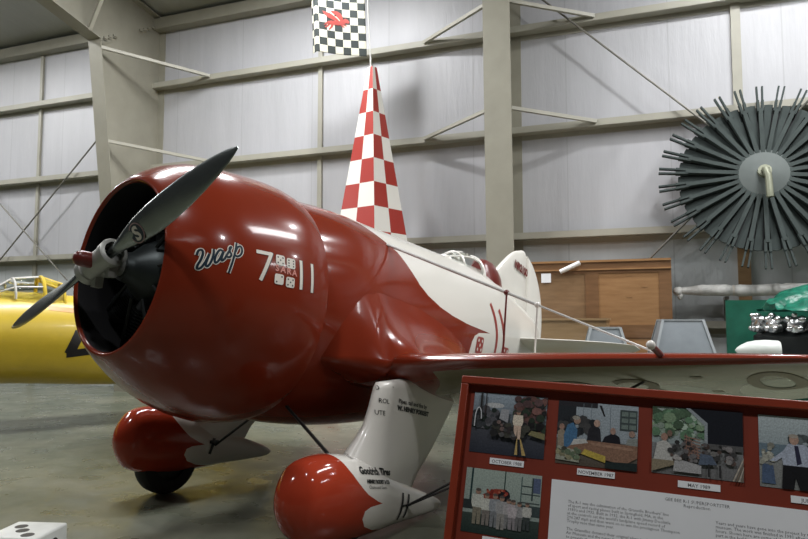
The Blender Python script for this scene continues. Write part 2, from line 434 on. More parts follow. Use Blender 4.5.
# "Wasp" script, drawn as strokes in (x, z)
def wz(a, b):  # strokes sketched on a 0..400 grid
    return (.262+(a-160)*.000568, -.031+(355-b)*.000745+0)
strokes = [
 [(150, 250), (160, 215), (185, 205), (196, 230), (185, 280), (165, 325), (168, 350), (195, 338), (225, 285), (250, 225), (236, 270), (228, 310), (240, 325), (262, 300), (282, 240), (285, 185)],
 [(360, 190), (335, 185), (308, 225), (298, 265), (308, 288), (335, 262), (368, 190), (355, 240), (358, 265), (382, 245), (400, 210)],
 [(400, 210), (425, 170), (437, 145), (420, 160), (425, 185), (440, 205), (430, 225), (400, 232)],
 [(490, 105), (478, 170), (455, 260), (430, 350)],
 [(478, 180), (500, 140), (530, 130), (544, 160), (530, 195), (500, 212), (472, 205)],
]
for w, off, mt, nm in ((.0215, .0022, 'cream', 'script_outline'), (.0115, .0034, 'dialblue', 'script_lettering')):
    mb = MB()
    for st in strokes:
        P = resample(catmull([wz(*p) for p in st], 6), .006)
        decal(ribbon(P, w), on_cowl(off), mb)
    part(mb, nm, M[mt], cowl, label='cream outline of the word Wasp' if nm == 'script_outline' else 'dark script lettering Wasp', recalc=False)
# 7 [dice] SARA [dice] 11
def stroke(mb, P, w, proj, step=.012): decal(ribbon(resample(P, step), w), proj, mb)
for w, off, mt, nm, dx in ((.024, .002, 'black', 'number_shadow', .005), (.0215, .0032, 'cream', 'number', 0)):
    mb = MB(); pr = on_cowl(off)
    stroke(mb, [(.565+dx, .128), (.667+dx, .128)], w, pr); stroke(mb, [(.662+dx, .138), (.598+dx, -.038)], w, pr)
    part(mb, nm+'_seven', M[mt], cowl, label='cream number 7' if mt == 'cream' else None, recalc=False)
    mb = MB(); stroke(mb, [(.873+dx, .132), (.878+dx, -.047)], w, pr); stroke(mb, [(.965+dx, .129), (.969+dx, -.052)], w, pr)
    part(mb, nm+'_eleven', M[mt], cowl, label='cream number 11' if mt == 'cream' else None, recalc=False)
def rrect(cx, cz, w, h, r, n=5):
    P = []
    for sx, sz, a0 in ((1, 1, 0), (-1, 1, 90), (-1, -1, 180), (1, -1, 270)):
        for i in range(n+1):
            a = R(a0+90*i/n); P.append((cx+sx*(w/2-r)+r*math.cos(a), cz+sz*(h/2-r)+r*math.sin(a)))
    return P
def fan(P):
    cx = sum(p[0] for p in P)/len(P); cz = sum(p[1] for p in P)/len(P); n = len(P)
    return P+[(cx, cz)], [[i, (i+1) % n, n] for i in range(n)]
def disc(cx, cz, r, n=12): return fan([(cx+r*math.cos(2*PI*i/n), cz+r*math.sin(2*PI*i/n)) for i in range(n)])
PIPS = {2: [(-1, -1), (1, 1)], 4: [(-1, -1), (1, 1), (-1, 1), (1, -1)], 5: [(-1, -1), (1, 1), (-1, 1), (1, -1), (0, 0)], 6: [(-1, -1), (1, 1), (-1, 1), (1, -1), (-1, 0), (1, 0)], 3: [(-1, -1), (1, 1), (0, 0)]}
def die_mark(name, cx, cz, s, k, prof, parent):
    a = MB(); decal(fan(rrect(cx, cz, s, s, s*.2)), prof(.0036), a)
    a.cur = 1
    for px, pz in PIPS[k]: decal(disc(cx+px*s*.27, cz+pz*s*.27, s*.085, 8), prof(.0046), a)
    part(a, name, [M['cream'], M['black']], parent, recalc=False)

for cx, cz, k in ((.722, .104, 5), (.797, .098, 6), (.717, -.012, 2), (.795, -.018, 5)):
    die_mark('dice_marking', cx, cz, .062, k, on_cowl, cowl)
M['letter_pink'] = plain('faded_red_letters', (.62, .23, .18), .4)
for k_, ch_ in enumerate('SARA'):
    V, F = glyphs(ch_, .052, 'CENTER', offset=.0015); mb = MB(); decal(([(.700+k_*.041+u, .036-k_*.003+v) for u, v in V], F), on_cowl(.0035), mb)
    part(mb, 'club_letter', M['letter_pink'], cowl, recalc=False)
# --- engine
eng = MB(); eng.revolve([(.16, .03), (.16, .085), (.22, .10), (.30, .17), (.38, .215), (.56, .23), (.58, .1)], n=32, cap0=True, cap1=True)
engine = part(eng, 'engine_crankcase', M['engine'])
for k in range(9):
    a = 2*PI*k/9+.12; dr = (0, math.cos(a), math.sin(a))
    mb = MB(); o = (.44, 0, 0); pr = [(.20, .075)]
    for q in range(10): r0 = .25+q*.022; pr += [(r0, .085), (r0+.002, .108), (r0+.008, .108), (r0+.010, .085)]
    pr += [(.475, .10), (.53, .095), (.56, .04)]
    mb.revolve(pr, o, dr, 14, True, True)
    mb.tube([Vector((.30, 0, 0))+Vector(dr)*.19, Vector((.35, 0, 0))+Vector(dr)*.52], .013, 6)
    part(mb, 'engine_cylinder', M['engfin'], engine)
# --- propeller
PX = .035; PA = R(20.2)
hubm = MB(); hubm.revolve([(.015, .06), (.06, .085), (.10, .085), (.16, .06)], n=24, cap0=True, cap1=True)
pdir = Vector((0, math.cos(PA), math.sin(PA))); pno = Vector((0, -math.sin(PA), math.cos(PA)))
for s in (-1, 1):
    hubm.revolve([(0, .075), (.10, .075), (.105, .083), (.155, .085), (.16, .078), (.165, .06)], (PX, 0, 0), pdir*s, 24)
    hubm.box(Vector((PX+.02, 0, 0))+pdir*s*.08-pno*.09, (.05, .05, .07))
hubo = part(hubm, 'propeller_hub', M['hub'])
sp = MB(); sp.revolve([(-.125, .008), (-.12, .025), (-.105, .040), (-.085, .047), (-.02, .048), (.0, .05), (.0, .06), (.02, .06)], n=24, cap0=True)
part(sp, 'propeller_nut', M['maroon'], hubo, label='dark red rounded propeller nut')
BL = [(.10, .055, .055, 40), (.17, .060, .058, 40), (.24, .080, .055, 38), (.32, .115, .048, 35), (.42, .150, .040, 31), (.55, .170, .032, 27), (.70, .174, .026, 23), (.85, .166, .021, 19), (1.0, .142, .016, 15), (1.12, .108, .012, 12), (1.20, .074, .009, 10), (1.25, .044, .007, 9), (1.285, .014, .004, 8)]
def blade(sgn):
    mb = MB(); secs = []
    pa = R(21.9) if sgn > 0 else R(18.6); pd0 = Vector((0, math.cos(pa), math.sin(pa))); pn0 = Vector((0, -math.sin(pa), math.cos(pa)))
    for r, ch, th, be in BL:
        r *= .965 if sgn < 0 else 1.045
        b = R(be); pd = pd0*sgn; tn = pn0*sgn
        # chord lies between the disc plane (tangent) and the axis
        cdir = tn*math.cos(b)*1.0 + Vector((-1, 0, 0))*math.sin(b)
        ndir = tn*(-math.sin(b)) + Vector((-1, 0, 0))*math.cos(b)
        c = Vector((PX, 0, 0))+pd*r
        ring = []
        for i in range(20):
            t = 2*PI*i/20; ring.append(c+cdir*(ch/2*math.cos(t))+ndir*(th/2*math.sin(t)*(1.15 if math.sin(t) > 0 else .6)))
        secs.append(ring)
    mb.loft(secs); return mb, secs
for s in (1, -1):
    bm_, secs = blade(s)
    bo = part(bm_, 'propeller_blade', M['blade'], hubo)
    if s == 1:
        # round maker's sticker with an S
        r, ch, th, be = .43, .18, .04, 31; b = R(be); pa = R(21.9); pdir = Vector((0, math.cos(pa), math.sin(pa))); pno = Vector((0, -math.sin(pa), math.cos(pa)))
        cdir = pno*math.cos(b)+Vector((-1, 0, 0))*math.sin(b); ndir = pno*(-math.sin(b))+Vector((-1, 0, 0))*math.cos(b)
        def stk(h):
            return lambda u, v: Vector((PX, 0, 0))+pdir*(r+u)+cdir*(v-.012)+ndir*(.0235+h)
        mb = MB(); decal(disc(0, 0, .060, 24), stk(0), mb); M['ring'] = plain('sticker_ring', (.42, .27, .27), .4); st = part(mb, 'blade_sticker', M['ring'], hubo, label='round red rimmed sticker with an S', recalc=False)
        mb = MB(); decal(disc(0, 0, .053, 24), stk(.001), mb); part(mb, 'sticker_face', M['dialblue'], hubo, recalc=False)
        V, F = glyphs('S', .11, 'CENTER', offset=.004); mb = MB(); decal(([(u, v-.038) for u, v in V], F), stk(.002), mb); part(mb, 'sticker_letter', M['cream'], hubo, recalc=False)
# --- fuselage
FS = [(1.0, .695, -.84, .715), (1.25, .718, -.89, .738), (1.6, .735, -.91, .745), (2.0, .725, -.90, .70), (2.5, .715, -.85, .63), (3.0, .705, -.77, .545), (3.4, .70, -.67, .46), (3.8, .675, -.56, .375), (4.2, .60, -.44, .285), (4.6, .48, -.33, .195), (4.95, .36, -.23, .11), (5.16, .27, -.14, .045)]
def fus_pt(t):
    i = 0
    P = catmull(FS, 4); return P
fu = MB(); secs = []
for x, zt, zb, w in fus_pt(0):
    zc = (zt+zb)/2; h = (zt-zb)/2
    secs.append([(x, w*math.cos(2*PI*j/72), zc+h*math.sin(2*PI*j/72)) for j in range(72)])
fu.loft(secs)
FUSB = [(-.75, 3.20), (-.40, 3.17), (-.21, 3.155), (-.12, 3.175), (-.06, 3.22), (-.025, 3.31), (-.008, 3.48), (.003, 3.60), (.010, 3.35), (.022, 3.05), (.055, 2.76), (.097, 2.55), (.16, 2.37), (.226, 2.265), (.332, 2.175), (.46, 2.08), (.53, 1.97), (.60, 1.87), (.66, 1.79), (.71, 1.74), (.80, 1.70)]
M['fus'] = two_tone('red_white_fuselage', 2, FUSB, -.75, .80, 1.5, 4.2)
fus = part(fu, 'fuselage', M['fus'])
BV = BVHTree.FromPolygons([Vector(p) for p in fu.v], fu.f)
def on_fus(off):
    def f(x, z):
        h = BV.ray_cast(Vector((x, 2, z)), Vector((0, -1, 0)))
        y = h[0].y if h[0] else 0.02
        return (x, y+off, z)
    return f
mb = MB(); pr = on_fus(.003)
stroke(mb, catmull([(3.60, .29), (3.68, .16), (3.75, 0), (3.77, -.18), (3.77, -.36)]), .05, pr); stroke(mb, catmull([(3.80, .26), (3.89, .12), (3.95, -.02), (3.97, -.18), (3.97, -.34)]), .05, pr)
part(mb, 'fuselage_number', M['letter_red'], fus, label='red race number 11', recalc=False)
def on_fus_f(o): return on_fus(o)
for cx, cz in ((3.36, -.13), (4.05, -.16)):
    a = MB(); decal(fan(rrect(cx, cz, .16, .15, .03)), on_fus(.004), a); a.cur = 1
    for px, pz in PIPS[5]: decal(disc(cx+px*.042, cz+pz*.04, .016, 8), on_fus(.006), a)
    part(a, 'dice_marking', [M['letter_red'], M['white']], fus, recalc=False)
# --- wings
def airfoil(n=14):
    up = []; 
    for i in range(n+1):
        t = 1-math.cos(PI/2*i/n); up.append(t)
    return up
def foil(c, t):
    return 5*t*(.2969*math.sqrt(c)-.1260*c-.3516*c*c+.2843*c**3-.1030*c**4)
DIH = math.tan(R(3.1))
def wing_stations():
    S = []
    for y, le, ch, z, th in ((.30, 1.60, 1.70, -.408, .15), (.60, 1.61, 1.68, -.406, .15), (.85, 1.63, 1.64, -.404, .148), (1.05, 1.65, 1.60, -.402, .145)):
        S.append((y, le, ch, z, th))
    for y in (1.3, 1.6, 1.9, 2.2, 2.5, 2.8, 3.05, 3.25, 3.42, 3.56, 3.66, 3.74, 3.79, 3.81):
        q = (y-1.05)/2.765; e = math.sqrt(max(0.0, 1-q*q)) if q > .45 else math.sqrt(1-.2025)+ (1-math.sqrt(1-.2025))*(1-(q/.45)**2)
        ch = 1.60*e; le = 1.65+(1.60-ch)*.33
        S.append((y, le, max(ch, .03), -.402+(y-1.05)*DIH, .135-.04*q))
    return S
WINC = .135
def wing(side):
    mb = MB(); secs = []; at = []; cs = airfoil()
    for y, le, ch, z, th in wing_stations():
        ring = []; ra = []
        for c in reversed(cs): ring.append((le+c*ch, side*y, z+ch*foil(c, th)*1.0-.035*c*ch*0)); ra.append((c, y, 1.))
        for c in cs[1:]: ring.append((le+c*ch, side*y, z-ch*foil(c, th)*(1.3-.5*max(0, min(1, (y-1.0)/.55))))); ra.append((c, y, -1.))
        ring = [(x, yy, zz-(x-le)*WINC) for x, yy, zz in ring]
        secs.append(ring); at.append(ra)
    mb.loft(secs, attr=at); return mb
def wing_mat():
    m, nt, b = new_mat('red_white_shaded_wing'); setp(b, RED, .2, 0, .5)
    o = lp(nt); c, y, s = o[0], o[1], o[2]
    up = mth(nt, 'GREATER_THAN', s, 0.)
    # top: red leading edge in scallops; underside: narrow red edge, red root ending in a point
    lim_lo = .035
    lim_up = .10
    lim = mth(nt, 'ADD', lim_lo, mth(nt, 'MULTIPLY', up, lim_up-lim_lo))
    rededge = mth(nt, 'LESS_THAN', c, lim)
    rootlim = curve_map(nt, c, 0, 1, [(0, 1.25), (.1, 1.22), (.28, 1.02), (.45, 1.16), (.62, 1.30), (1, 1.35)], .5, 2)
    root = mth(nt, 'LESS_THAN', y, rootlim)
    red = mth(nt, 'MAXIMUM', rededge, root)
    # pale rounded fields on the underside
    fields = None
    for yc, yr, c0, cr in ((1.62, .40, .70, .44), (2.45, .38, .70, .42), (3.25, .38, .70, .44)):
        e = mth(nt, 'ADD', mth(nt, 'POWER', mth(nt, 'ABSOLUTE', mth(nt, 'DIVIDE', mth(nt, 'SUBTRACT', y, yc), yr)), 2.4), mth(nt, 'POWER', mth(nt, 'ABSOLUTE', mth(nt, 'DIVIDE', mth(nt, 'SUBTRACT', c, c0), cr)), 2.4))
        f = mth(nt, 'LESS_THAN', e, 1.); ln = mth(nt, 'COMPARE', e, 1., .05)
        fields = (f, ln) if fields is None else (mth(nt, 'MAXIMUM', fields[0], f), mth(nt, 'MAXIMUM', fields[1], ln))
    base = mixc(nt, fields[0], (.26, .245, .155), (.43, .46, .37))  # olive underside: white paint with shade and floor bounce put into its colour
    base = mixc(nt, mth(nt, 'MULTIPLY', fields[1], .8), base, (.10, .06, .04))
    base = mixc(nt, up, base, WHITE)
    L(nt, mixc(nt, red, base, RED), b.inputs['Base Color']); return m
M['wing'] = wing_mat()
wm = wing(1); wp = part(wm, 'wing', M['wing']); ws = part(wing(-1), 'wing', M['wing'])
BW0 = BVHTree.FromPolygons([Vector(p) for p in wm.v], wm.f)
def fillet(side):
    ST = [(1.20, -.36, .60, -.42, 1), (1.27, -.26, .69, -.46, 1), (1.34, -.13, .75, -.49, 1), (1.42, .0, .79, -.515, 1), (1.51, .09, .85, -.54, .9), (1.60, .11, .925, -.575, .7), (1.70, .12, .99, -.595, .45), (1.85, .12, 1.06, -.60, .2), (2.05, .15, 1.10, -.61, .05), (2.35, .10, 1.10, -.62, 0), (2.65, .03, 1.04, -.63, 0), (2.95, -.07, .95, -.62, 0), (3.20, -.20, .82, -.61, 0), (3.40, -.32, .68, -.58, 0), (3.55, -.42, .52, -.54, 0)]
    ST = catmull(ST, 3)
    def fy(x, z):
        h = BV.ray_cast(Vector((x, 2, z)), Vector((0, -1, 0))); return h[0].y if h[0] else .1
    mb = MB(); secs = []
    for x, zs, yo, zl, cv in ST:
        h = BW0.ray_cast(Vector((x, yo, 1)), Vector((0, 0, -1))); ze = h[0].z+.002 if h[0] else -.42
        if x > 3.2: ze = -.404-(x-1.61)*WINC+.03
        p0 = Vector((fy(x, zs)-.01, zs)); p2 = Vector((yo, ze)); yc = fy(x, ze+.02)
        p1 = Vector((yc+(yo-yc)*(.22+.58*cv), ze+.035+(zs-ze)*.34*cv)); ring = []
        for i in range(15):
            t = i/14; q = p0*(1-t)**2+p1*2*t*(1-t)+p2*t*t; ring.append((x, side*q.x, q.y))
        e = Vector((fy(x, zl)-.02, zl))
        for i in range(1, 6):
            t = i/5; pm_ = Vector((p2.x*.995, e.y)).lerp((p2+e)/2, .25); q = p2*(1-t)**2+pm_*2*t*(1-t)+e*t*t; ring.append((x, side*q.x, q.y))
        ring.append((x, side*.25, zl*.9)); ring.append((x, side*.25, zs)); secs.append(ring)
    mb.loft(secs); return mb
for sd in (1, -1): part(fillet(sd), 'wing_fillet', M['red'], None, 60)
BW = BVHTree.FromPolygons([Vector(p) for p in wm.v], wm.f)
def under_wing(x, y, off=.003):
    h = BW.ray_cast(Vector((x, y, -2)), Vector((0, 0, 1))); return Vector((x, y, (h[0].z if h[0] else -.45)-off))
def over_wing(x, y, off=0):
    h = BW.ray_cast(Vector((x, y, 1)), Vector((0, 0, -1))); return Vector((x, y, (h[0].z if h[0] else -.35)+off))
V, F = glyphs('NR2100', .62, 'LEFT', offset=.0, spacing=1.12, res=6)
for nm, mt, sc, off in (('wing_number', 'under_letter', 1., .003),):
    M['under_letter'] = plain('under_wing_letter', (.27, .24, .165), .4)
    mb = MB(); bmv = [(1.35+u*1.0, 2.42-v*1.05) for u, v in V]
    mb.add([under_wing(b_, a_) for a_, b_ in bmv], F)
    part(mb, nm, M[mt], wp, label='pale registration letters under the wing', recalc=False)
# lead edge probe
mb = MB(); p0 = over_wing(1.80, 2.68, -.02); mb.tube([p0, p0+Vector((-.17, .0, .045))], .018, 10); probe = part(mb, 'pitot_tube', M['maroon'], wp)
mb = MB(); e = p0+Vector((-.17, .0, .045)); mb.ball(e, .024); part(mb, 'pitot_tip', M['white'], wp, label='white tip of the probe')
# --- tail surfaces
def fin_mesh(out, tk):
    P = catmull(out+[out[0]], 5)[:-1]
    mb = MB(); cx = sum(p[0] for p in P)/len(P); cz = sum(p[1] for p in P)/len(P)
    lay = []
    for k, (sc, y) in enumerate(((1, 0), (.97, tk*.45), (.88, tk*.8), (.6, tk), (.02, tk*1.0))):
        lay.append([(cx+(x-cx)*sc, y, cz+(z-cz)*sc) for x, z in P])
    full = [[(x, -y, z) for x, y, z in l] for l in lay[:0:-1]]+lay
    mb.loft(full); return mb
finm = fin_mesh([(3.95, .58), (4.15, .70), (4.36, .88), (4.52, 1.0), (4.66, 1.055), (4.82, 1.05), (4.86, .7), (4.87, .30), (4.6, .35), (4.2, .5)], .035)
fin = part(finm, 'tail_fin', M['white'])
rudm = fin_mesh([(4.86, 1.04), (4.98, .955), (5.10, .81), (5.19, .62), (5.245, .38), (5.25, .12), (5.20, -.10), (5.0, -.12), (4.885, .0), (4.875, .5)], .03)
rud = part(rudm, 'rudder', M['white'])
V, F = glyphs('NR2100', .115, 'LEFT', offset=.007); mb = MB()
for i_, (w_, mt_) in enumerate(((0, 'letter_red'),)):
    mb.add([(4.545+u*.70, .047+.001*i_, .845-u*.16+v*1.0) for u, v in V], F)
part(mb, 'fin_registration', M['maroon'], fin, label='dark red registration NR2100', recalc=False)
tp = MB(); secs = []
for y, le, ch, th in ((.05, 4.40, .74, .085), (.4, 4.45, .69, .08), (.8, 4.55, .59, .075), (1.05, 4.66, .47, .07), (1.2, 4.78, .32, .065), (1.27, 4.9, .16, .06)):
    cs = airfoil(8)
    secs.append([(le+c*ch, y, .05-c*ch*.16+ch*foil(c, th)) for c in reversed(cs)]+[(le+c*ch, y, .05-c*ch*.16-ch*foil(c, th)) for c in cs[1:]])
secs2 = [[(x, -y, z) for x, y, z in q] for q in secs[::-1]]+secs
tp.loft(secs2); part(tp, 'tailplane', M['white'])
# --- cockpit
def arch(x, zt, w, z0, n=16, lean=0.):
    return [(x+lean*math.sin(PI*i/n), w*math.cos(PI*i/n), z0+(zt-z0)*math.sin(PI*i/n)) for i in range(n+1)]
A0 = arch(3.28, .715, .12, .66); A1 = arch(3.44, .785, .175, .60); A2 = arch(3.60, .815, .20, .58); A3 = arch(3.73, .79, .205, .56)
mb = MB(); mb.loft([A0, A1, A2, A3], closed=False); part(mb, 'canopy_glass', M['glass'])
mb = MB()
for A, r in ((A1, .014), (A3, .022)): mb.tube(A, r, 8)
for j in (0, 4, 8, 12, 16): mb.tube([A0[j], A1[j], A2[j], A3[j]], .012 if j in (4, 8, 12) else .016, 6)
mb.tube(A0, .014, 8)
part(mb, 'canopy_frame', M['white'])
mb = MB(); secs = []
for x, zt, w in ((3.84, .74, .17), (3.88, .79, .19), (3.96, .82, .19), (4.08, .81, .165), (4.20, .75, .12), (4.28, .66, .05)):
    secs.append([(x, w*math.cos(2*PI*j/20), .50+(zt-.50)*math.sin(2*PI*j/20) if math.sin(2*PI*j/20) > 0 else .50+.08*math.sin(2*PI*j/20)) for j in range(20)])
mb.loft(secs); part(mb, 'headrest', M['maroon'])
# --- landing gear
GY = .965
PANTB = [(-.5, 1.68), (-.30, 1.66), (-.205, 1.62), (-.185, 1.44), (-.150, 1.33), (-.10, 1.285), (-.055, 1.295), (-.035, 1.345), (-.024, 1.47), (-.010, 1.42), (.037, 1.315), (.08, 1.258), (.121, 1.215), (.18, 1.165), (.22, 1.14), (.265, 1.105), (.5, .9)]
M['pant'] = two_tone('red_white_wheel_fairing', 2, PANTB, -.5, .5, .5, 2.0, red=(.36, .042, .018), rough=.12)
PS = [(.80, .0, .02, .015), (.815, .0, .08, .075), (.855, .0, .155, .13), (.91, .0, .215, .165), (1.03, .0, .248, .185), (1.17, .0, .253, .19), (1.32, -.008, .242, .18), (1.5, -.025, .205, .155), (1.7, -.05, .150, .115), (1.9, -.072, .105, .08), (2.1, -.09, .065, .05), (2.22, -.10, .035, .028), (2.26, -.102, .01, .01)]
PZ = {1: -1.252, -1: -1.125}       # the struts carry the two fairings at different heights
def pant(side):
    mb = MB(); secs = []
    for x, zc, hz, hy in catmull(PS, 3):
        secs.append([(x, side*GY+hy*math.copysign(abs(math.cos(t))**.9, math.cos(t)), PZ[side]+zc+hz*math.copysign(abs(math.sin(t))**.9, math.sin(t))) for t in [2*PI*j/40 for j in range(40)]])
    mb.loft(secs); mb.a = [(x, y, z-PZ[side]) for x, y, z in mb.v]; return mb
LEG = [(-.44, 1.98, .36, .05), (-.50, 1.84, .54, .065), (-.548, 1.51, .89, .072), (-.58, 1.49, .91, .075), (-.70, 1.46, .86, .075), (-.80, 1.425, .82, .078), (-.87, 1.37, .82, .084), (-.94, 1.31, .83, .095), (-1.02, 1.25, .82, .112), (-1.10, 1.20, .80, .13), (-1.20, 1.19, .76, .135)]
def leg(side):
    mb = MB(); secs = []; cs = airfoil(16)
    for z, le, ch, tk in LEG:
        f = 2*tk/ch; dz_ = (PZ[side]+1.21)*max(0, min(1, (-.5-z)/.4)); z = z+dz_
        up = [(le+c*ch, side*(GY-.02)+ch*foil(c, f*.95)*1.0, z) for c in reversed(cs)]; lo = [(le+c*ch, side*(GY-.02)-ch*foil(c, f*.95), z) for c in cs[1:]]
        secs.append(up+lo)
    mb.loft(secs); return mb
WR = .24
down = -WUP                                       # world down in (forward, left, up)
for side in (1, -1):
    lm = leg(side); lo_ = part(lm, 'gear_leg_fairing', M['white'], None, 75)
    pm = pant(side); po = part(pm, 'wheel_fairing', M['pant'])
    # wheel: touching the floor
    k = 1.24; cz = None
    c = Vector((k, side*GY, 0)); w0 = a2w(c).z
    dz = (w0-WR)/AU.z; c.z = -dz
    mb = MB(); mb.revolve([(-.085, .13), (-.095, .175), (-.085, .217), (-.045, .238), (0, .24), (.045, .238), (.085, .217), (.095, .175), (.085, .13)], c, (0, 1, 0), 40)
    wo = part(mb, 'wheel', M['rubber'])
    mb = MB(); mb.revolve([(-.07, .005), (-.075, .09), (-.06, .135), (.06, .135), (.075, .09), (.07, .005)], c, (0, 1, 0), 32, True, True); part(mb, 'wheel_rim', M['steel_dark'], wo)
    BP = BVHTree.FromPolygons([Vector(p) for p in pm.v]+[Vector(p) for p in lm.v], pm.f+[[i+len(pm.v) for i in f] for f in lm.f])
    def on_gear(off, BP=BP):
        def f(x, z):
            h = BP.ray_cast(Vector((x, 3, z)), Vector((0, -1, 0))); return (x, (h[0].y if h[0] else side*GY)+off, z)
        return f
    if side == 1:
        def word(body, x, z, s, slope, off=.003, par=None, nm='lettering', bold=.0):
            V, F = glyphs(body, s, 'LEFT', offset=bold, res=2); mb = MB()
            P = [(x+u, z+v+u*slope) for u, v in V]
            mb.add([on_gear(off)(a, b) for a, b in P], F); part(mb, nm, M['black'], par, label='black lettering', recalc=False)
        word('Goodrich Tires', 1.255, -1.095, .054, -.085, par=po, nm='fairing_lettering', bold=.0025)
        word('HENRY RODET & CO', 1.305, -1.148, .027, -.085, par=po, nm='fairing_lettering', bold=.002)
        word('Chains and Gears', 1.32, -1.18, .027, -.085, par=po, nm='fairing_lettering')
        word('Pipes, tail and fins by', 1.66, -.672, .038, -.10, par=lo_, nm='leg_lettering', bold=.001)
        word('W. HENRY FORREST', 1.655, -.717, .039, -.10, par=lo_, nm='leg_lettering', bold=.003)
        word('O', 1.475, -.60, .042, -.05, par=lo_, nm='leg_lettering'); word('ROL', 1.50, -.68, .042, -.05, par=lo_, nm='leg_lettering'); word('UTE', 1.475, -.755, .042, -.05, par=lo_, nm='leg_lettering')
        word('I', 1.60, -.575, .05, 0, par=lo_, nm='leg_lettering', bold=.002)
        word('III', 1.24, -1.02, .04, -.08, par=po, nm='fairing_lettering')
        mb = MB(); pr = on_gear(.006)
        stroke(mb, [(1.715, -1.235), (1.685, -1.40)], .022, pr, .02); stroke(mb, [(1.79, -1.25), (1.755, -1.395)], .022, pr, .02); stroke(mb, [(1.70, -1.315), (1.82, -1.315)], .014, pr, .02)
        part(mb, 'wire_bracket', M['black'], po, recalc=False)
        a = Vector(on_gear(.01)(1.77, -1.315)); b = under_wing(2.02, 2.50); b2 = under_wing(2.45, 2.50)
        for q in (b, b2):
            mb = MB(); mb.tube([a, q], .008, 6); part(mb, 'bracing_wire', M['steel_dark'])
        mb = MB(); mb.tube([Vector((1.15, .93, -1.0)), Vector((1.25, .35, -.74))], .011, 6); part(mb, 'bracing_wire', M['steel_dark'])
    else:
        mb = MB(); pr = on_gear(.006)
        stroke(mb, [(1.56, -1.10), (1.53, -1.225)], .03, pr, .02); stroke(mb, [(1.51, -1.13), (1.61, -1.13)], .025, pr, .02)
        part(mb, 'wire_bracket', M['black'], po, recalc=False)
        a = Vector(on_gear(.01)(1.57, -1.155))
        mb = MB(); mb.tube([a, Vector((1.62, -.12, -.70))], .010, 6); part(mb, 'bracing_wire', M['steel_dark'])
mb = MB(); mb.tube([(1.5, .1, -.70), (1.5, .1, -.80)], .008, 6); part(mb, 'drain_pipe', M['steel_dark'])
# landing wires on top of the wing and spacer rods
hA = BV.ray_cast(Vector((1.98, 2, .50)), Vector((0, -1, 0)))[0]; hB = over_wing(1.90, 2.62)
wv = hB-hA
mb = MB(); mb.tube([hA, hA+wv*.64], .010, 8); part(mb, 'landing_wire', M['steel'])
mb = MB(); mb.tube([hA+wv*.63, hB], .006, 8); part(mb, 'landing_wire', M['steel'])
for t, mt in ((.53, 'maroon'), (.64, 'white')):
    q = hA+wv*t; e = over_wing(q.x, q.y)
    mb = MB(); mb.tube([q, e], .007, 6); mb.ball(q, .02, 8, 6); part(mb, 'wire_spacer', M[mt])
# tail wheel
tz = a2w(Vector((4.7, 0, 0))).z; tl = (tz-.09)/AU.z
mb = MB(); mb.tube([(4.6, 0, -.2), (4.72, 0, -tl+.02)], .03, 10); tw = part(mb, 'tail_strut', M['steel'])
mb = MB(); mb.revolve([(-.03, .03), (-.035, .08), (0, .09), (.035, .08), (.03, .03)], (4.72, 0, -tl), (0, 1, 0), 24, True, True); part(mb, 'tail_wheel', M['rubber'], tw)

# ------------------------------------------------------------------ pylon and flag
def gpt(px, D):   # point on the floor straight ahead of a direction, at distance D
    return Vector(((px-404)/FPX*D, D, 0))
pc = gpt(371.5, 10.6); H0 = 5.36; 
pyl = thing('checkered_pylon', 'tall tapering pylon in red and white checks behind the airplane', 'pylon', pc, R(-38))
b0, b1 = 1.44, .10
mb = MB()
for k in range(4):
    a0 = PI/4+k*PI/2; a1 = a0+PI/2
    secs = []; at = []
    for i in range(2):
        r = (b0, b1)[i]*math.sqrt(2)*.5*1.0; z = (0, H0)[i]
        secs.append([(r*math.cos(a0), r*math.sin(a0), z), (r*(math.cos(a0)+math.cos(a1))/2, r*(math.sin(a0)+math.sin(a1))/2, z), (r*math.cos(a1), r*math.sin(a1), z)])
    # columns 2k, 2k+1; rows of equal height
    rows = 14
    for i in range(rows):
        for j in range(2):
            q = []
            for (t, jj) in ((i/rows, j), (i/rows, j+1), ((i+1)/rows, j+1), ((i+1)/rows, j)):
                A = Vector(secs[0][jj]); B = Vector(secs[1][jj]); q.append(A.lerp(B, t))
            mb.add(q, [[0, 1, 2, 3]], [(2*k+j+.5, i+.5, 0)]*4)
r = b1*math.sqrt(2)*.5
mb.add([(r*math.cos(PI/4+k*PI/2), r*math.sin(PI/4+k*PI/2), H0) for k in range(4)], [[0, 1, 2, 3]], [(.5, .5, 0)]*4)
mb.build('pylon_body', M['pylon'], pyl)
mb = MB(); mb.tube([(-.03, 0, H0-.02), (-.10, -.03, H0+1.45)], .012, 8); mb.build('flag_pole', M['steel'], pyl)
# flag hung from the pole
FW, FH = .92, 1.12
fl = MB(); ft = pc+Vector((-.085, .0, H0+.17)); cell = .125
nx, nz = 52, 72
def flag_pt(u, v):   # u 0 at the pole .. 1 free end (left), v 0 bottom
    bend = .05*math.sin(u*5.+.6)*u + (.16*max(0, u-.86)/.14)
    return Vector((-u*FW-.05*v+(.05*max(0, u-.86)/.14), bend-.02, v*FH-.03*math.sin(u*3)*u+.10*u))
Vv = []; 
for j in range(nz+1):
    for i in range(nx+1): Vv.append(flag_pt(i/nx, j/nz))
fl.v = [tuple(p) for p in Vv]; fl.a = list(fl.v)
def horse(u, v):
    return False
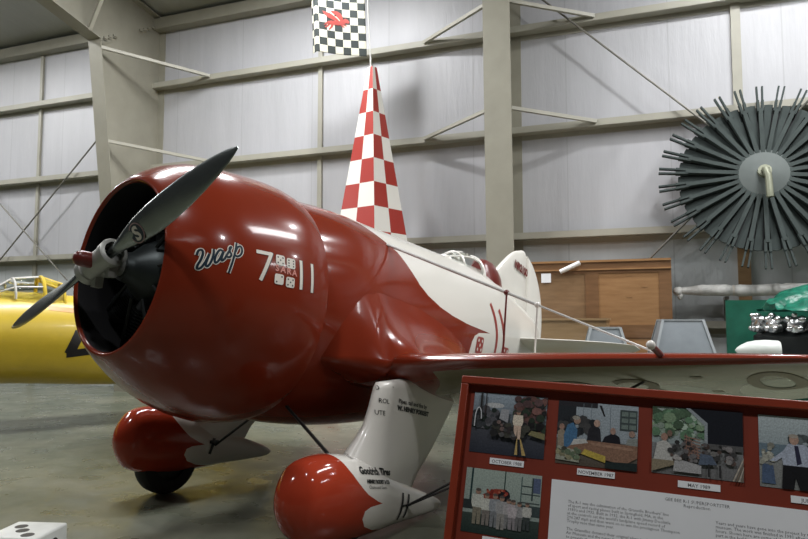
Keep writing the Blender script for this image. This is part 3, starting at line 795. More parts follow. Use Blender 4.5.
# winged horse outline in flag coordinates (u to the left, v up), as polygons tested per cell
def fz(P): return [((525-x)/370, (370-y)/493) for x, y in P]
HX = fz([(422, 128), (408, 112), (396, 106), (384, 112), (372, 122), (350, 130), (325, 130), (302, 132), (284, 140), (270, 152), (256, 172), (268, 168), (284, 158), (292, 162), (318, 160), (345, 160), (368, 156), (386, 148), (398, 138), (412, 140), (420, 136)])
LEGS = [fz([(290, 152), (278, 170), (262, 182), (266, 190), (284, 178), (300, 158)]), fz([(306, 156), (298, 178), (286, 196), (292, 202), (306, 184), (322, 156)]), fz([(366, 148), (384, 158), (402, 164), (404, 158), (390, 150), (378, 142)]), fz([(356, 150), (372, 166), (386, 178), (390, 172), (380, 160), (370, 148)]),
  fz([(350, 132), (318, 126), (284, 112), (262, 94), (250, 70), (276, 74), (300, 80), (322, 94), (342, 112), (356, 128)]), fz([(362, 126), (350, 108), (332, 88), (312, 74), (300, 60), (324, 58), (348, 60), (368, 74), (378, 92), (380, 112), (372, 122)])]
def inside(P, x, y):
    c = False; n = len(P)
    for i in range(n):
        (x1, y1), (x2, y2) = P[i], P[(i+1) % n]
        if (y1 > y) != (y2 > y) and x < (x2-x1)*(y-y1)/(y2-y1)+x1: c = not c
    return c
for j in range(nz):
    for i in range(nx):
        u, v = (i+.5)/nx, (j+.5)/nz
        a = int(u*FW/cell+.0); b_ = int(v*FH/cell)
        col = (.022, .03, .028) if (a+b_) % 2 == 0 else (.56, .54, .44)
        fl.f.append([j*(nx+1)+i, j*(nx+1)+i+1, (j+1)*(nx+1)+i+1, (j+1)*(nx+1)+i]); fl.mi.append(0); fl.col.append(col)
fo = fl.build('checkered_flag', M['cloth'], None, recalc=False); fo.location = ft
tag(fo, 'black and cream checkered flag with a red winged horse above the pylon', 'flag')
sol = fo.modifiers.new('thickness', 'SOLIDIFY'); sol.thickness = .004; sol.offset = 0
for nm, P, cc in [('winged_horse_emblem', [HX]+LEGS, (.42, .03, .03))]:
    hm = MB()
    for Pg in P:
        # subdivide the outline's bounding box in small quads
        n_ = 60
        us = [p[0] for p in Pg]; vs = [p[1] for p in Pg]
        for i in range(n_):
            for j in range(n_):
                u = min(us)+(max(us)-min(us))*(i+.5)/n_; v = min(vs)+(max(vs)-min(vs))*(j+.5)/n_
                if inside(Pg, u, v):
                    du = (max(us)-min(us))/n_/2; dv = (max(vs)-min(vs))/n_/2
                    q = [flag_pt(u+a*du, v+b_*dv)+Vector((0, -.006, 0)) for a, b_ in ((-1, -1), (1, -1), (1, 1), (-1, 1))]
                    hm.add(q, [[0, 1, 2, 3]])
    hm.build(nm, M['letter_red'], fo, recalc=False)['label'] = 'red winged horse emblem'

# ------------------------------------------------------------------ yellow airplane at the left
ya = Vector((-6.6, 7.3, 0)); yb = Vector((-3.2, 10.0, 0)); yd = (yb-ya).normalized(); YROT = math.atan2(yd.y, yd.x)
yel = thing('yellow_airplane', 'yellow low airplane with clear cockpit canopy at the far left', 'airplane', ya, YROT)
yl = (yb-ya).length
mb = MB(); secs = []
for t, zt, zb, w in ((-.35, 1.30, .95, .10), (-.30, 1.50, .80, .34), (-.1, 1.62, .66, .5), (.2, 1.68, .60, .56), (.5, 1.69, .55, .56), (.8, 1.62, .47, .5), (1.1, 1.46, .53, .36), (1.3, 1.36, .74, .2), (1.5, 1.28, .85, .08)):
    x = t*yl; zc = (zt+zb)/2; h = (zt-zb)/2
    secs.append((x, zc, h, w))
S2 = [[(x, w*math.cos(2*PI*j/40), zc+h*math.sin(2*PI*j/40)) for j in range(40)] for x, zc, h, w in catmull(secs, 5)]
mb.loft(S2); yf = mb.build('fuselage', M['yellow'], yel); BY = BVHTree.FromPolygons([Vector(p) for p in mb.v], mb.f)
def on_y(x, z, off=.004):
    h = BY.ray_cast(Vector((x, -3, z)), Vector((0, 1, 0))); return (x, (h[0].y if h[0] else -.3)-off, z)
V, F = glyphs('L', .50, 'LEFT', offset=.02)
ybx = 2.98
def bar_on(mb, x0, z0, x1, z1, w): 
    P = resample([(x0, z0), (x1, z1)], .03); VV, FF = ribbon(P, w); mb.add([on_y(a, b) for a, b in VV], FF)
mb = MB(); bar_on(mb, 2.68, .92, 2.80, 1.20, .12); bar_on(mb, 2.65, .92, 3.1, .97, .09)
mb.build('fuselage_letter', M['black'], yel, recalc=False)['label'] = 'black letter on the yellow side'
mb = MB(); VV, FF = ribbon(resample([(2.45, 1.50), (3.3, 1.40)], .04), .06); mb.add([on_y(a, b) for a, b in VV], FF); mb.build('trim_stripe', M['orange'], yel, recalc=False)
cx0 = 1.80
Y0 = arch(cx0, 1.66, .26, 1.60); Y1 = arch(cx0+.30, 1.87, .34, 1.60); Y2 = arch(cx0+.62, 1.90, .36, 1.58); Y3 = arch(cx0+.86, 1.82, .32, 1.50)
mb = MB(); mb.loft([Y0, Y1, Y2, Y3], closed=False); mb.build('canopy', M['glass'], yel)
mb = MB()
mb.tube(Y2, .024, 8); mb.tube(Y3, .02, 8); mb.tube([Y2[4], Y3[4]], .02, 6); mb.tube([Y2[8], Y3[8]], .02, 6); mb.tube([Y2[12], Y3[12]], .02, 6)
mb.build('canopy_frame', M['yellow'], yel)
mb = MB(); mb.tube(Y1, .015, 8); mb.tube([Y0[8], Y1[8], Y2[8]], .015, 6); mb.tube([Y0[3], Y1[3], Y2[3]], .012, 6); mb.tube([Y0[13], Y1[13], Y2[13]], .012, 6); mb.tube(Y0, .015, 6)
mb.build('windshield_frame', M['steel'], yel)
for x, y in ((-1.0, -.25), (-1.0, .25)):
    mb = MB(); mb.tube([(x, y, .95), (x, y*1.4, .3)], .04, 8); lg = mb.build('gear_leg', M['yellow'], yel)
    mb = MB(); mb.revolve([(-.06, .05), (-.07, .25), (-.03, .29), (.03, .29), (.07, .25), (.06, .05)], (x, y*1.4, .29), (0, 1, 0), 28, True, True); mb.build('wheel', M['rubber'], lg)
mb = MB(); mb.tube([(yl+.55, 0, .95), (yl+.6, 0, .14)], .03, 8); mb.revolve([(-.03, .02), (-.035, .11), (0, .13), (.035, .11), (.03, .02)], (yl+.6, 0, .13), (0, 1, 0), 20, True, True); mb.build('tail_wheel', M['rubber'], yel)

# ------------------------------------------------------------------ grey slatted wheel on the wall
def wpx(px, d):          # wall coordinate u of the direction px at distance d from the wall
    a = (px-404)/FPX; D = WD-d; Z = D/(WN.x*a+WN.y); return Z*(WT.x*a+WT.y)
u0 = wpx(768, .62); zc = 3.31
wh = thing('slatted_wheel', 'large round grey wheel of radiating slats hung on the hangar wall', 'wheel', W(u0, .62, zc), 0)
wh.rotation_euler = Matrix.Rotation(HROT, 3, 'Z').to_4x4().to_euler()
tilt = Matrix.Rotation(R(-13), 3, 'X')
def wc(p):                                # local disc coords: x right, z up, y = out of the face (towards the room is -y)
    return tuple(tilt @ Vector((p[0], p[1], p[2])))
NS = 30; RD, RT = 1.08, 1.34
for k in range(NS):
    a0 = 2*PI*k/NS+.09; a1 = a0+2*PI/NS; g = .018
    mb = MB()
    def pol(r, a, y): return (r*math.cos(a), y, r*math.sin(a))
    da = .012
    V = []
    for y in (-.02, .0):
        V += [pol(.25, a0+.05, y), pol(RD, a0+.055, y), pol(RD*1.005, (a0+a1)/2, y+.0), pol(RD, a1-.055, y), pol(.25, a1-.05, y)]
    mb.add(V, [[0, 1, 2, 3, 4], [9, 8, 7, 6, 5], [0, 5, 6, 1], [1, 6, 7, 2], [2, 7, 8, 3], [3, 8, 9, 4], [4, 9, 5, 0]])
    mb.build('slat_panel', M['greywheel'], wh, wc)
    rd = Vector((math.cos(a0), 0, math.sin(a0))); tg = Vector((-math.sin(a0), 0, math.cos(a0))); o_ = Vector((0, -.06, 0))
    mb = MB(); mb.bar(rd*.27+o_, rd*.99+o_, .054, .09, up=(0, 1, 0))
    for s_ in (-1, 1): mb.bar(rd*.95+tg*(s_*.024)+o_, rd*1.12+tg*(s_*.03)+o_, .034, .08, up=(0, 1, 0)); mb.bar(rd*1.09+tg*(s_*.03)+o_, rd*RT*1.005+tg*(s_*.036)+o_, .024, .05, up=(0, 1, 0))
    mb.build('slat_batten', M['greywheel'], wh, wc)
mb = MB(); mb.revolve([(-.16, .02), (-.15, .10), (-.11, .30), (-.085, .36), (-.05, .37), (0.0, .37)], (0, 0, 0), (0, 1, 0), 40, True, True); mb.build('wheel_hub', M['greywheel2'], wh, wc)
mb = MB(); mb.revolve([(0, 1.06), (.03, 1.06)], (0, .01, 0), (0, 1, 0), 48, True, True); mb.build('backing_disc', M['dark'], wh, wc)
mb = MB(); mb.revolve([(-.20, .085), (-.15, .09)], (0, 0, 0), (0, 1, 0), 24, True, True); mb.tube([(0, -.16, .02), (0, -.27, -.02), (.02, -.31, -.13), (.03, -.27, -.42)], .045, 14); mb.build('axle_shaft', M['brass'], wh, wc)
mb = MB(); mb.tube([(0, .03, 0), (0, .60, 0)], .06, 12); mb.build('wall_mount', M['rod'], wh)

# ------------------------------------------------------------------ wooden cabinet behind the tail
def hthing(name, label, cat, u, d, z=0, group=None):
    return thing(name, label, cat, W(u, d, z), HROT, group)
ul, ur = wpx(530, .95), wpx(672, .95)
cwid = ur-ul; um = (ul+ur)/2; CH = 2.17
cab = hthing('wooden_crate', 'big brown wooden crate with framed plywood panels standing behind the tail', 'crate', um, .62)
def cbox(mb, x0, x1, z0, z1, y0, y1): mb.box(((x0+x1)/2, (y0+y1)/2, (z0+z1)/2), (abs(x1-x0), abs(y1-y0), abs(z1-z0)))
hw = cwid/2; fy = -.33
mb = MB(); cbox(mb, -hw+.01, hw-.01, 0, CH-.02, fy+.03, .33); mb.build('crate_body', M['wood_dark'], cab)
mb = MB()
for (x0, x1, z0, z1) in ((-hw, hw, CH-.16, CH), (-hw, -hw+.12, 0, CH-.16), (hw-.16, hw, 0, CH-.16), (-.18, .0, .3, CH-.16), (-hw+.12, hw-.16, 1.10, 1.28)): cbox(mb, x0, x1, z0, z1, fy, fy+.035)
mb.build('crate_frame', M['wood_dark'], cab)
mb = MB(); cbox(mb, -hw, hw, CH-.115, CH-.095, fy-.02, fy+.03); cbox(mb, -hw, hw, CH, CH+.03, fy-.02, .33); mb.build('top_moulding', M['wood'], cab)
mb = MB(); cbox(mb, .0, hw-.16, 1.28, CH-.16, fy+.012, fy+.03)
for x, z in ((.42, 1.98), (.42, 1.68), (.62, 1.82)): mb.box((x, fy+.010, z), (.07, .004, .04))
mb.build('plywood_panel', M['wood'], cab)
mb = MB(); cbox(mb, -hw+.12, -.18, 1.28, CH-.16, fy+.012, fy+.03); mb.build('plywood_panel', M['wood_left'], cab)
mb = MB(); cbox(mb, -hw+.12, hw-.16, .02, 1.10, fy+.012, fy+.03); mb.build('lower_panel', M['wood'], cab)
mb = MB(); cbox(mb, -hw+.17, -hw+.31, CH-.28, CH-.145, fy-.008, fy-.002)
tag(hput(mb.build('paper_notice', M['paper'])), 'small white paper notice on the wooden crate beside the rudder', 'notice')
o = bpy.data.objects['paper_notice']; o.location = W(um, .62, 0); o.rotation_euler = (0, 0, HROT)
mb = MB(); mb.tube([(-.52, fy-.064, CH-.13), (-.24, fy-.064, CH-.005)], .034, 12)  # reflection of a tube light in the crate front, added as a solid
o = mb.build('tube_reflection', M['tube']); o.location = W(um, .62, 0); o.rotation_euler = (0, 0, HROT)
tag(o, 'slanting reflection near the top of the wooden crate, modelled as a short white tube', 'tube')
# pale crate in front, low
bl, br = wpx(540, 1.5), wpx(607, 1.5)
bx = hthing('low_box', 'low pale wooden box in front of the big crate behind the tailplane', 'box', (bl+br)/2, 1.45)
mb = MB(); cbox(mb, -(br-bl)/2, (br-bl)/2, 0, 1.34, -.28, .28); mb.build('box_body', M['wood_pale'], bx)
mb = MB(); cbox(mb, -(br-bl)/2-.02, (br-bl)/2+.02, 1.34, 1.37, -.30, .30); mb.build('box_lid', M['wood_pale'], bx)

# grey tapered pedestals
def pedestal(px, d, top, wt, wb, label):
    u = wpx(px, d); t = hthing('tapered_pedestal', label, 'pedestal', u, d, 0, 'grey tapered pedestals by the crate')
    t.rotation_euler = (0, 0, HROT+R(8))
    zb = .72; rings = [(wb, 0), (wb, zb), (wt, top)]
    sq = lambda w, z: [(-w/2, -w/2, z), (w/2, -w/2, z), (w/2, w/2, z), (-w/2, w/2, z)]
    mb = MB(); mb.loft([sq(w, z) for w, z in rings]); mb.build('pedestal_body', M['ped'], t)
    mb = MB()
    for (w0_, z0_), (w1_, z1_) in zip(rings, rings[1:]):
        for p_, q_ in zip(sq(w0_, z0_), sq(w1_, z1_)): mb.bar(p_, q_, .03, .03, up=(0, 1, 0))
    for a, b in zip(sq(wt, top), sq(wt, top)[1:]+sq(wt, top)[:1]): mb.bar(a, b, .025, .02)
    mb.build('edge_trim', M['pedlight'], t)
pedestal(604, 2.35, 1.25, .34, .62, 'smaller grey tapered pedestal in front of the wooden crate')
pedestal(679, 1.80, 1.345, .46, .78, 'larger grey tapered pedestal to the right of the wooden crate')
# wrapped pole on wall brackets
ua, ub = wpx(671, .45)+.1, wpx(850, .45)
pole = hthing('wrapped_pole', 'long white plastic-wrapped pole resting on wall brackets above the green board', 'pole', ua, .45, 0)
mb = MB(); n_ = 40; P = []; rr = []
for i in range(n_+1):
    t = i/n_; P.append((t*(ub-ua), .01*math.sin(t*19), 1.76+.006*math.sin(t*11)))
    r = .083+.004*math.sin(t*23); 
    if t < .16: r = .045+.038*(t/.16)
    for b_ in (.34, .62): 
        if abs(t-b_) < .02: r = .072
    rr.append(r)
mb.tube(P, rr, 14); mb.build('wrapping', M['wrap'], pole)
mb = MB(); mb.ball((.0, 0, 1.755), (.07, .06, .07)); mb.ball((.02, 0, 1.70), (.04, .04, .07)); mb.build('knotted_end', M['wrap'], pole)
for t in (.34, .62): mb = MB(); mb.tube([(t*(ub-ua)-.012, 0, 1.76), (t*(ub-ua)+.012, 0, 1.76)], .077, 14); mb.build('tie_band', M['cream'], pole)
for t in (.3, .8):
    mb = MB(); mb.bar((t*(ub-ua), .0, 1.655), (t*(ub-ua), .42, 1.655), .05, .04); mb.bar((t*(ub-ua), .40, 1.655), (t*(ub-ua), .40, 1.31), .05, .04, up=(1, 0, 0)); mb.build('wall_bracket', M['rod'], pole)
# green board, bench, engine with tarp, nose cone
gl, gr = wpx(725, 1.2), wpx(850, 1.2)
mb = MB(); cbox(mb, -(gr-gl)/2, (gr-gl)/2, 0, 1.60, -.03, .03)
g = mb.build('green_board', M['green']); g.location = W((gl+gr)/2, 1.2, 0); g.rotation_euler = (0, 0, HROT)
tag(g, 'emerald green board standing upright behind the engine', 'board')
bu = wpx(804, 2.0)
bench = hthing('steel_bench', 'grey steel bench under the bare engine and pale nose cone', 'bench', bu, 2.0)
mb = MB(); cbox(mb, -.88, 1.0, .84, .90, -.88, .45); mb.build('bench_top', M['steelbench'], bench)
for x in (-.84, .9):
    for y in (-.82, .38):
        mb = MB(); cbox(mb, x-.03, x+.03, 0, .84, y-.03, y+.03); mb.build('leg', M['steelbench'], bench)
eu = wpx(806, 2.0)
en = hthing('radial_engine', 'bare radial engine with bright cylinder heads on a bench at the right edge', 'engine', eu, 2.0, .90)
mb = MB(); mb.revolve([(0, .50), (.04, .54), (.26, .56), (.30, .5), (.34, .3)], (0, 0, 0), (0, 0, 1), 36, True, True); mb.build('crankcase', M['engfin'], en)
for k in range(14):
    a = 2*PI*k/14+.3; d = Vector((math.cos(a), math.sin(a), 0)); o = Vector((0, 0, .38))
    mb = MB(); pr = [(.22, .06)]
    for q in range(7): r0 = .28+q*.03; pr += [(r0, .06), (r0+.003, .085), (r0+.012, .085), (r0+.015, .06)]
    pr += [(.50, .09), (.56, .075), (.58, .03)]
    mb.revolve(pr, o, d, 14, True, True)
    tg_ = Vector((-d.y, d.x, 0))
    for s_ in (-1, 1):
        mb.ball(o+d*.53+tg_*s_*.065+Vector((0, 0, .07)), .045, 8, 6); mb.ball(o+d*.57+tg_*s_*.05+Vector((0, 0, -.03)), .035, 8, 6)
        mb.tube([o+d*.50+tg_*s_*.05+Vector((0, 0, .08)), o+d*.20+tg_*s_*.03+Vector((0, 0, .09))], .013, 6)
    mb.ball(o+d*.56+Vector((0, 0, .12)), .03, 8, 6)
    mb.build('cylinder', M['chrome'], en)
mb = MB(); nn = 64; mm = 26; secs = []
rnd = random.Random(3); ph = [rnd.uniform(0, 6.28) for _ in range(12)]
for i in range(mm+1):
    t = i/mm; ring = []
    for j in range(nn):
        a = 2*PI*j/nn
        f = .16*math.sin(3*a+ph[0]+4*t)+.09*math.sin(7*a+ph[1]-7*t)+.06*abs(math.sin(11*a+ph[2]+9*t))+.04*math.sin(19*a+ph[3]+15*t)
        r = (.66*(1-t)**.55+.01)*(1+f*(1-t*.6)); g_ = .035*math.sin(9*a+ph[4]+12*t)+.025*math.sin(17*a+ph[5]-8*t)
        ring.append((r*math.cos(a)+.08, r*.8*math.sin(a), 1.0*.545+.33*t+max(0, g_)*(1-t)))
    secs.append(ring)
mb.loft(secs); o = mb.build('green_tarp', M['tarp'], None, None, 60); o.location = W(eu+.1, 2.0, .90); o.rotation_euler = (0, 0, HROT)
tag(o, 'crumpled emerald green tarp heaped on top of the bare engine', 'tarp')
nu = wpx(733, 2.72)
mb = MB(); mb.revolve([(0, .004), (.02, .03), (.06, .06), (.12, .09), (.20, .108), (.30, .115), (.42, .108), (.44, .095)], (0, 0, 0), (1, 0, 0), 28, True, True)
o = mb.build('nose_cone', M['cone']); o.location = W(nu, 2.72, 1.017); o.rotation_euler = (0, 0, HROT)
tag(o, 'pale pointed nose cone lying on the bench beside the bare engine', 'nose cone')

# ------------------------------------------------------------------ big die in the corner
die = thing('giant_die', 'large white die with dark pips on the floor at the lower left', 'die', (-1.93, 3.58, 0), R(-5))
mb = MB(); s = .275; mb.box((0, 0, s/2), (s, s, s)); bo = mb.build('die_body', M['die'], die)
bv = bo.modifiers.new('b', 'BEVEL'); bv.width = .012; bv.segments = 3
def pip(c, ax):
    mb = MB(); mb.revolve([(-.002, .032), (.0012, .032)], c, ax, 20, True, True); mb.build('die_pip', M['black'], die)
for x, y in ((-.06, .045), (-.01, -.02), (.06, -.085)): pip((x, y, s), (0, 0, 1))
for y, z in ((-.07, .07), (.02, .20), (-.07, .20), (.02, .07)): pip((s/2, y, z), (1, 0, 0))
for x, z in ((-.07, .07), (.07, .20)): pip((x, -s/2, z), (0, -1, 0))

# ------------------------------------------------------------------ display panel in front
KP = 1.27
cpi = math.cos(R(4.25)); spi = math.sin(R(4.25))
pr_ = Vector((.935, -.351, -.043)).normalized(); pu = Vector((.142, .259, .955)); pu = (pu-pr_*pu.dot(pr_)).normalized(); pn = pr_.cross(pu)   # pn faces the viewer
PO = Vector((0, 0, CAM_H))+(Vector((.164, 1.917, 1.188))-Vector((0, 0, CAM_H)))*KP
PROT = Matrix((pr_, pn*-1, pu)).transposed()      # local x right, y into the board, z up
panel = thing('display_board', 'red framed display board with old photographs and a text sheet', 'display board')
panel.location = PO; panel.rotation_euler = PROT.to_euler()
PW, PH = 1.30, .78
def pb(name, mat, x0, x1, z0, z1, y0, y1, par=None):
    mb = MB(); cbox(mb, x0, x1, z0, z1, y0, y1); return mb.build(name, mat, par or panel)
pb('backing_board', M['board'], .01, PW-.01, -PH+.01, -.01, .012, .03)
mb = MB()
fw = .027
cbox(mb, 0, PW, -fw, 0, -.012, .03); cbox(mb, 0, PW, -PH, -PH+fw, -.012, .03); cbox(mb, 0, fw, -PH+fw, -fw, -.012, .03); cbox(mb, PW-fw, PW, -PH+fw, -fw, -.012, .03)
bo = mb.build('board_frame', M['frame'], panel); bv = bo.modifiers.new('b', 'BEVEL'); bv.width = .003; bv.segments = 2
ploc = lambda p: PROT.transposed() @ (Vector(p)-PO)
mb = MB()
for x in (.2, PW-.2):
    top = PO+pr_*x+pn*-.05-pu*.25
    foot = Vector((top.x-pn.x*.08, top.y-pn.y*.08, 0))
    mb2 = MB(); mb2.bar(ploc(top), ploc(foot), .05, .05, up=(0, 1, 0)); mb2.build('stand_leg', M['frame'], panel)
    a = Vector((foot.x+pn.x*.30, foot.y+pn.y*.30, .02)); b = Vector((foot.x-pn.x*.30, foot.y-pn.y*.30, .02))
    mb2 = MB(); mb2.bar(ploc(a), ploc(b), .06, .04, up=tuple(PROT.transposed() @ Vector((0, 0, 1)))); mb2.build('stand_foot', M['frame'], panel)
class Photo:
    """flat print: coloured shapes on one sheet; x, y run 0..1"""
    def __init__(s, x, z, w=.252, h=.203): s.x, s.z, s.w, s.h = x*KP, z*KP, w, h; s.mb = MB(); s.y = .0105; s.n = 0
    def pt(s, p): return (s.x+p[0]*s.w, s.y-s.n*.00004, s.z-s.h+p[1]*s.h)
    def poly(s, P, c):
        s.n += 1; s.mb.c = tuple(max(0, q) for q in c); s.mb.add([s.pt((min(1, max(0, a)), min(1, max(0, b)))) for a, b in P], [list(range(len(P)))])
    def rect(s, a, b, c, d, col): s.poly([(a, b), (c, b), (c, d), (a, d)], col)
    def ell(s, x, y, rx, ry, col, n=10): s.poly([(x+rx*math.cos(2*PI*i/n), y+ry*math.sin(2*PI*i/n)) for i in range(n)], col)
    def grad(s, y0, y1, c0, c1, k=8):
        for i in range(k):
            t = (i+.5)/k; s.rect(0, y0+(y1-y0)*i/k, 1, y0+(y1-y0)*(i+1)/k, tuple(a+(b-a)*t for a, b in zip(c0, c1)))
    def blobs(s, rnd, n, x0, x1, y0, y1, r, cols):
        for i in range(n):
            c = rnd.choice(cols); k = rnd.uniform(.6, 1.4); q = r*rnd.uniform(.5, 1.4)
            s.ell(rnd.uniform(x0, x1), rnd.uniform(y0, y1), q, q*1.1, tuple(a*k for a in c), 7)
    def person(s, x, y, h, shirt, legs, skin=(.35, .22, .16), hair=(.1, .08, .07), w=1.):
        a = h*.13*w
        s.poly([(x-a*.7, y), (x-a*.1, y), (x, y+h*.42), (x+a*.15, y), (x+a*.75, y), (x+a*.8, y+h*.5), (x-a*.8, y+h*.5)], legs)
        s.poly([(x-a*.9, y+h*.46), (x+a*.9, y+h*.46), (x+a*1.15, y+h*.6), (x+a, y+h*.82), (x-a, y+h*.82), (x-a*1.15, y+h*.6)], shirt)
        s.ell(x, y+h*.9, h*.065, h*.08, skin); s.ell(x, y+h*.95, h*.066, h*.045, hair)
    def done(s):
        return s.mb.build('photograph', M['print'], panel, None, recalc=False)
rnd = random.Random(11)
p = Photo(.038, -.040)      # road with trees and a standing man
p.grad(0, .42, (.030, .035, .05), (.07, .075, .09)); p.grad(.42, 1, (.10, .12, .13), (.33, .40, .46))
p.ell(.30, .80, .13, .045, (.52, .54, .54)); p.blobs(rnd, 60, 0, .35, .42, .72, .05, [(.04, .045, .05), (.10, .10, .11), (.02, .03, .025)])
p.blobs(rnd, 130, .60, 1., .45, .95, .05, [(.10, .06, .06), (.03, .045, .03), (.16, .08, .07), (.02, .02, .02)]); p.rect(.1, .55, .13, 1, (.03, .03, .03)); p.rect(.17, .6, .185, .98, (.04, .03, .03))
p.blobs(rnd, 40, .3, .75, .32, .5, .045, [(.03, .03, .03), (.05, .05, .04)]); p.poly([(.62, .02), (.66, .02), (.645, .28), (.635, .28)], (.50, .36, .14)); p.poly([(.72, .02), (.77, .02), (.69, .28), (.675, .28)], (.50, .36, .14))
p.poly([(.38, .58), (.50, .52), (.51, .74), (.40, .74)], (.35, .36, .38)); p.poly([(.78, .36), (1, .30), (1, .40), (.82, .43)], (.22, .2, .1))
for i in range(14):
    a = PI*i/13; b = PI*(i+1)/13; p.poly([(.09+.05*math.cos(a), .55+.20*math.sin(a)), (.09+.05*math.cos(b), .55+.20*math.sin(b)), (.09+.036*math.cos(b), .55+.18*math.sin(b)), (.09+.036*math.cos(a), .55+.18*math.sin(a))], (.62, .64, .66))
p.rect(.04, .42, .055, .56, (.55, .56, .58)); p.person(.635, .27, .48, (.72, .64, .52), (.62, .46, .36)); p.blobs(rnd, 14, .38, .60, .28, .55, .03, [(.06, .05, .05), (.14, .10, .09), (.10, .10, .10)]); p.done()
p = Photo(.266, -.044)      # men at a workbench
p.grad(0, .4, (.10, .08, .06), (.16, .15, .13)); p.grad(.4, 1, (.32, .37, .40), (.36, .42, .46)); p.rect(0, .45, .23, 1, (.025, .03, .035)); p.rect(0, .92, .5, 1, (.03, .03, .035))
for x in (.32, .42, .66): p.rect(x, .45, x+.006, .98, (.18, .22, .25))
p.rect(.78, .60, .99, .93, (.06, .08, .08))
for i in range(3):
    for j in range(2): p.rect(.80+j*.095, .63+i*.10, .88+j*.095, .70+i*.10, (.17, .22, .20))
p.poly([(.52, .97), (.55, .97), (.60, .80), (.58, .80)], (.02, .02, .02)); p.blobs(rnd, 30, .05, .45, .5, .75, .05, [(.03, .035, .04), (.06, .06, .06)])
p.poly([(.02, .25), (.12, .25), (.11, .5), (.06, .56), (.01, .5)], (.30, .25, .19)); p.ell(.06, .58, .035, .05, (.36, .22, .17))
p.poly([(.10, .25), (.25, .25), (.26, .55), (.20, .66), (.13, .62), (.09, .45)], (.07, .17, .30)); p.ell(.25, .70, .045, .06, (.36, .24, .18)); p.ell(.235, .74, .05, .035, (.35, .33, .28))
p.poly([(.38, .38), (.56, .38), (.54, .6), (.46, .66), (.40, .58)], (.025, .025, .03)); p.ell(.50, .68, .04, .06, (.48, .33, .26))
p.poly([(.56, .36), (.80, .36), (.78, .50), (.70, .55), (.60, .48)], (.015, .015, .02)); p.ell(.70, .58, .034, .055, (.38, .25, .2)); p.ell(.93, .56, .04, .05, (.36, .24, .19)); p.poly([(.85, .35), (1, .35), (1, .5), (.88, .48)], (.25, .27, .25))
p.poly([(.10, .22), (.85, .08), (1, .20), (1, .38), (.40, .40), (.22, .34)], (.26, .15, .10)); p.poly([(.18, .30), (.40, .36), (.36, .42), (.22, .40)], (.55, .55, .52)); p.poly([(.32, .18), (.62, .08), (.62, .18), (.36, .26)], (.52, .40, .08)); p.poly([(0, .06), (.30, .04), (.28, .22), (.02, .28)], (.34, .35, .28))
p.poly([(.62, .0), (1, .0), (1, .12), (.62, .10)], (.02, .03, .03)); p.poly([(.44, .33), (.95, .30), (.95, .34), (.44, .37)], (.36, .22, .15)); p.blobs(rnd, 30, .02, .3, .06, .25, .03, [(.12, .16, .10), (.34, .32, .2), (.08, .08, .06)]); p.done()
p = Photo(.498, -.038, .258, .206)      # open workshop with a bench and a skeleton frame
p.grad(0, .45, (.16, .16, .16), (.22, .23, .23)); p.grad(.45, 1, (.30, .36, .36), (.42, .50, .46)); p.blobs(rnd, 110, 0, .6, .58, .95, .055, [(.12, .22, .13), (.22, .32, .20), (.33, .42, .34), (.09, .15, .09)])
p.poly([(.40, 1), (1, 1), (1, .45), (.62, .45), (.60, .78)], (.012, .014, .02)); p.poly([(.38, 1), (.43, 1), (.62, .80), (.62, .50), (.585, .50), (.585, .76)], (.30, .34, .36)); p.rect(.62, .42, 1, .50, (.10, .10, .10))
for i in range(10):
    p.poly([(.36+i*.017, .28-.002*i), (.37+i*.017, .28), (.38+i*.014, .62-i*.02), (.37+i*.014, .62-i*.02)], (.28, .16, .12) if i % 2 else (.12, .09, .09))
for i in range(7): p.poly([(.36, .30+i*.045), (.54, .26+i*.045), (.54, .275+i*.045), (.36, .315+i*.045)], (.30, .18, .14))
p.poly([(.02, .20), (.24, .20), (.22, .42), (.15, .50), (.06, .45)], (.50, .50, .47)); p.ell(.14, .54, .04, .06, (.36, .22, .17)); p.ell(.20, .60, .03, .05, (.2, .13, .1)); p.poly([(0, .02), (.25, .14), (.25, .20), (0, .20)], (.26, .22, .15))
p.poly([(.24, .05), (.55, .05), (.55, .17), (.26, .24)], (.40, .40, .40)); p.blobs(rnd, 50, .2, .9, .22, .48, .03, [(.05, .05, .05), (.18, .17, .17), (.10, .07, .06), (.30, .29, .28)])
p.poly([(.52, .18), (.72, .20), (.66, .33), (.54, .34)], (.10, .13, .18)); p.rect(.62, .02, .64, .2, (.03, .03, .03)); p.rect(.74, .02, .76, .2, (.03, .03, .03))
for i in range(4): p.poly([(.88+i*.03, .0), (.90+i*.03, .0), (1, .3-i*.06), (1, .34-i*.06)], (.45, .40, .33) if i % 2 == 0 else (.2, .16, .12))
p.done()
p = Photo(.735, -.038, .258, .21)       # man in shirt and tie leaning on a frame
p.grad(0, .4, (.22, .23, .22), (.26, .27, .26)); p.grad(.4, 1, (.28, .34, .36), (.46, .53, .54)); p.rect(.55, .5, .78, 1, (.24, .34, .44)); p.rect(.78, .4, 1, 1, (.015, .02, .03)); p.rect(0, .42, .5, .60, (.15, .21, .25))
p.blobs(rnd, 30, .35, .8, .55, .72, .05, [(.05, .06, .06), (.10, .12, .12)]); p.poly([(.02, .05), (.16, .05), (.14, .30), (.03, .32)], (.08, .12, .2)); p.blobs(rnd, 14, .02, .15, .3, .6, .03, [(.45, .45, .38), (.3, .3, .25)])
p.poly([(.22, .0), (.34, .0), (.36, .16), (.40, .0), (.52, .0), (.50, .33), (.24, .33)], (.012, .012, .014)); p.poly([(.10, .36), (.25, .52), (.30, .62), (.46, .62), (.62, .50), (.80, .42), (.78, .37), (.56, .44), (.50, .32), (.24, .32), (.23, .42), (.17, .36)], (.42, .47, .56))
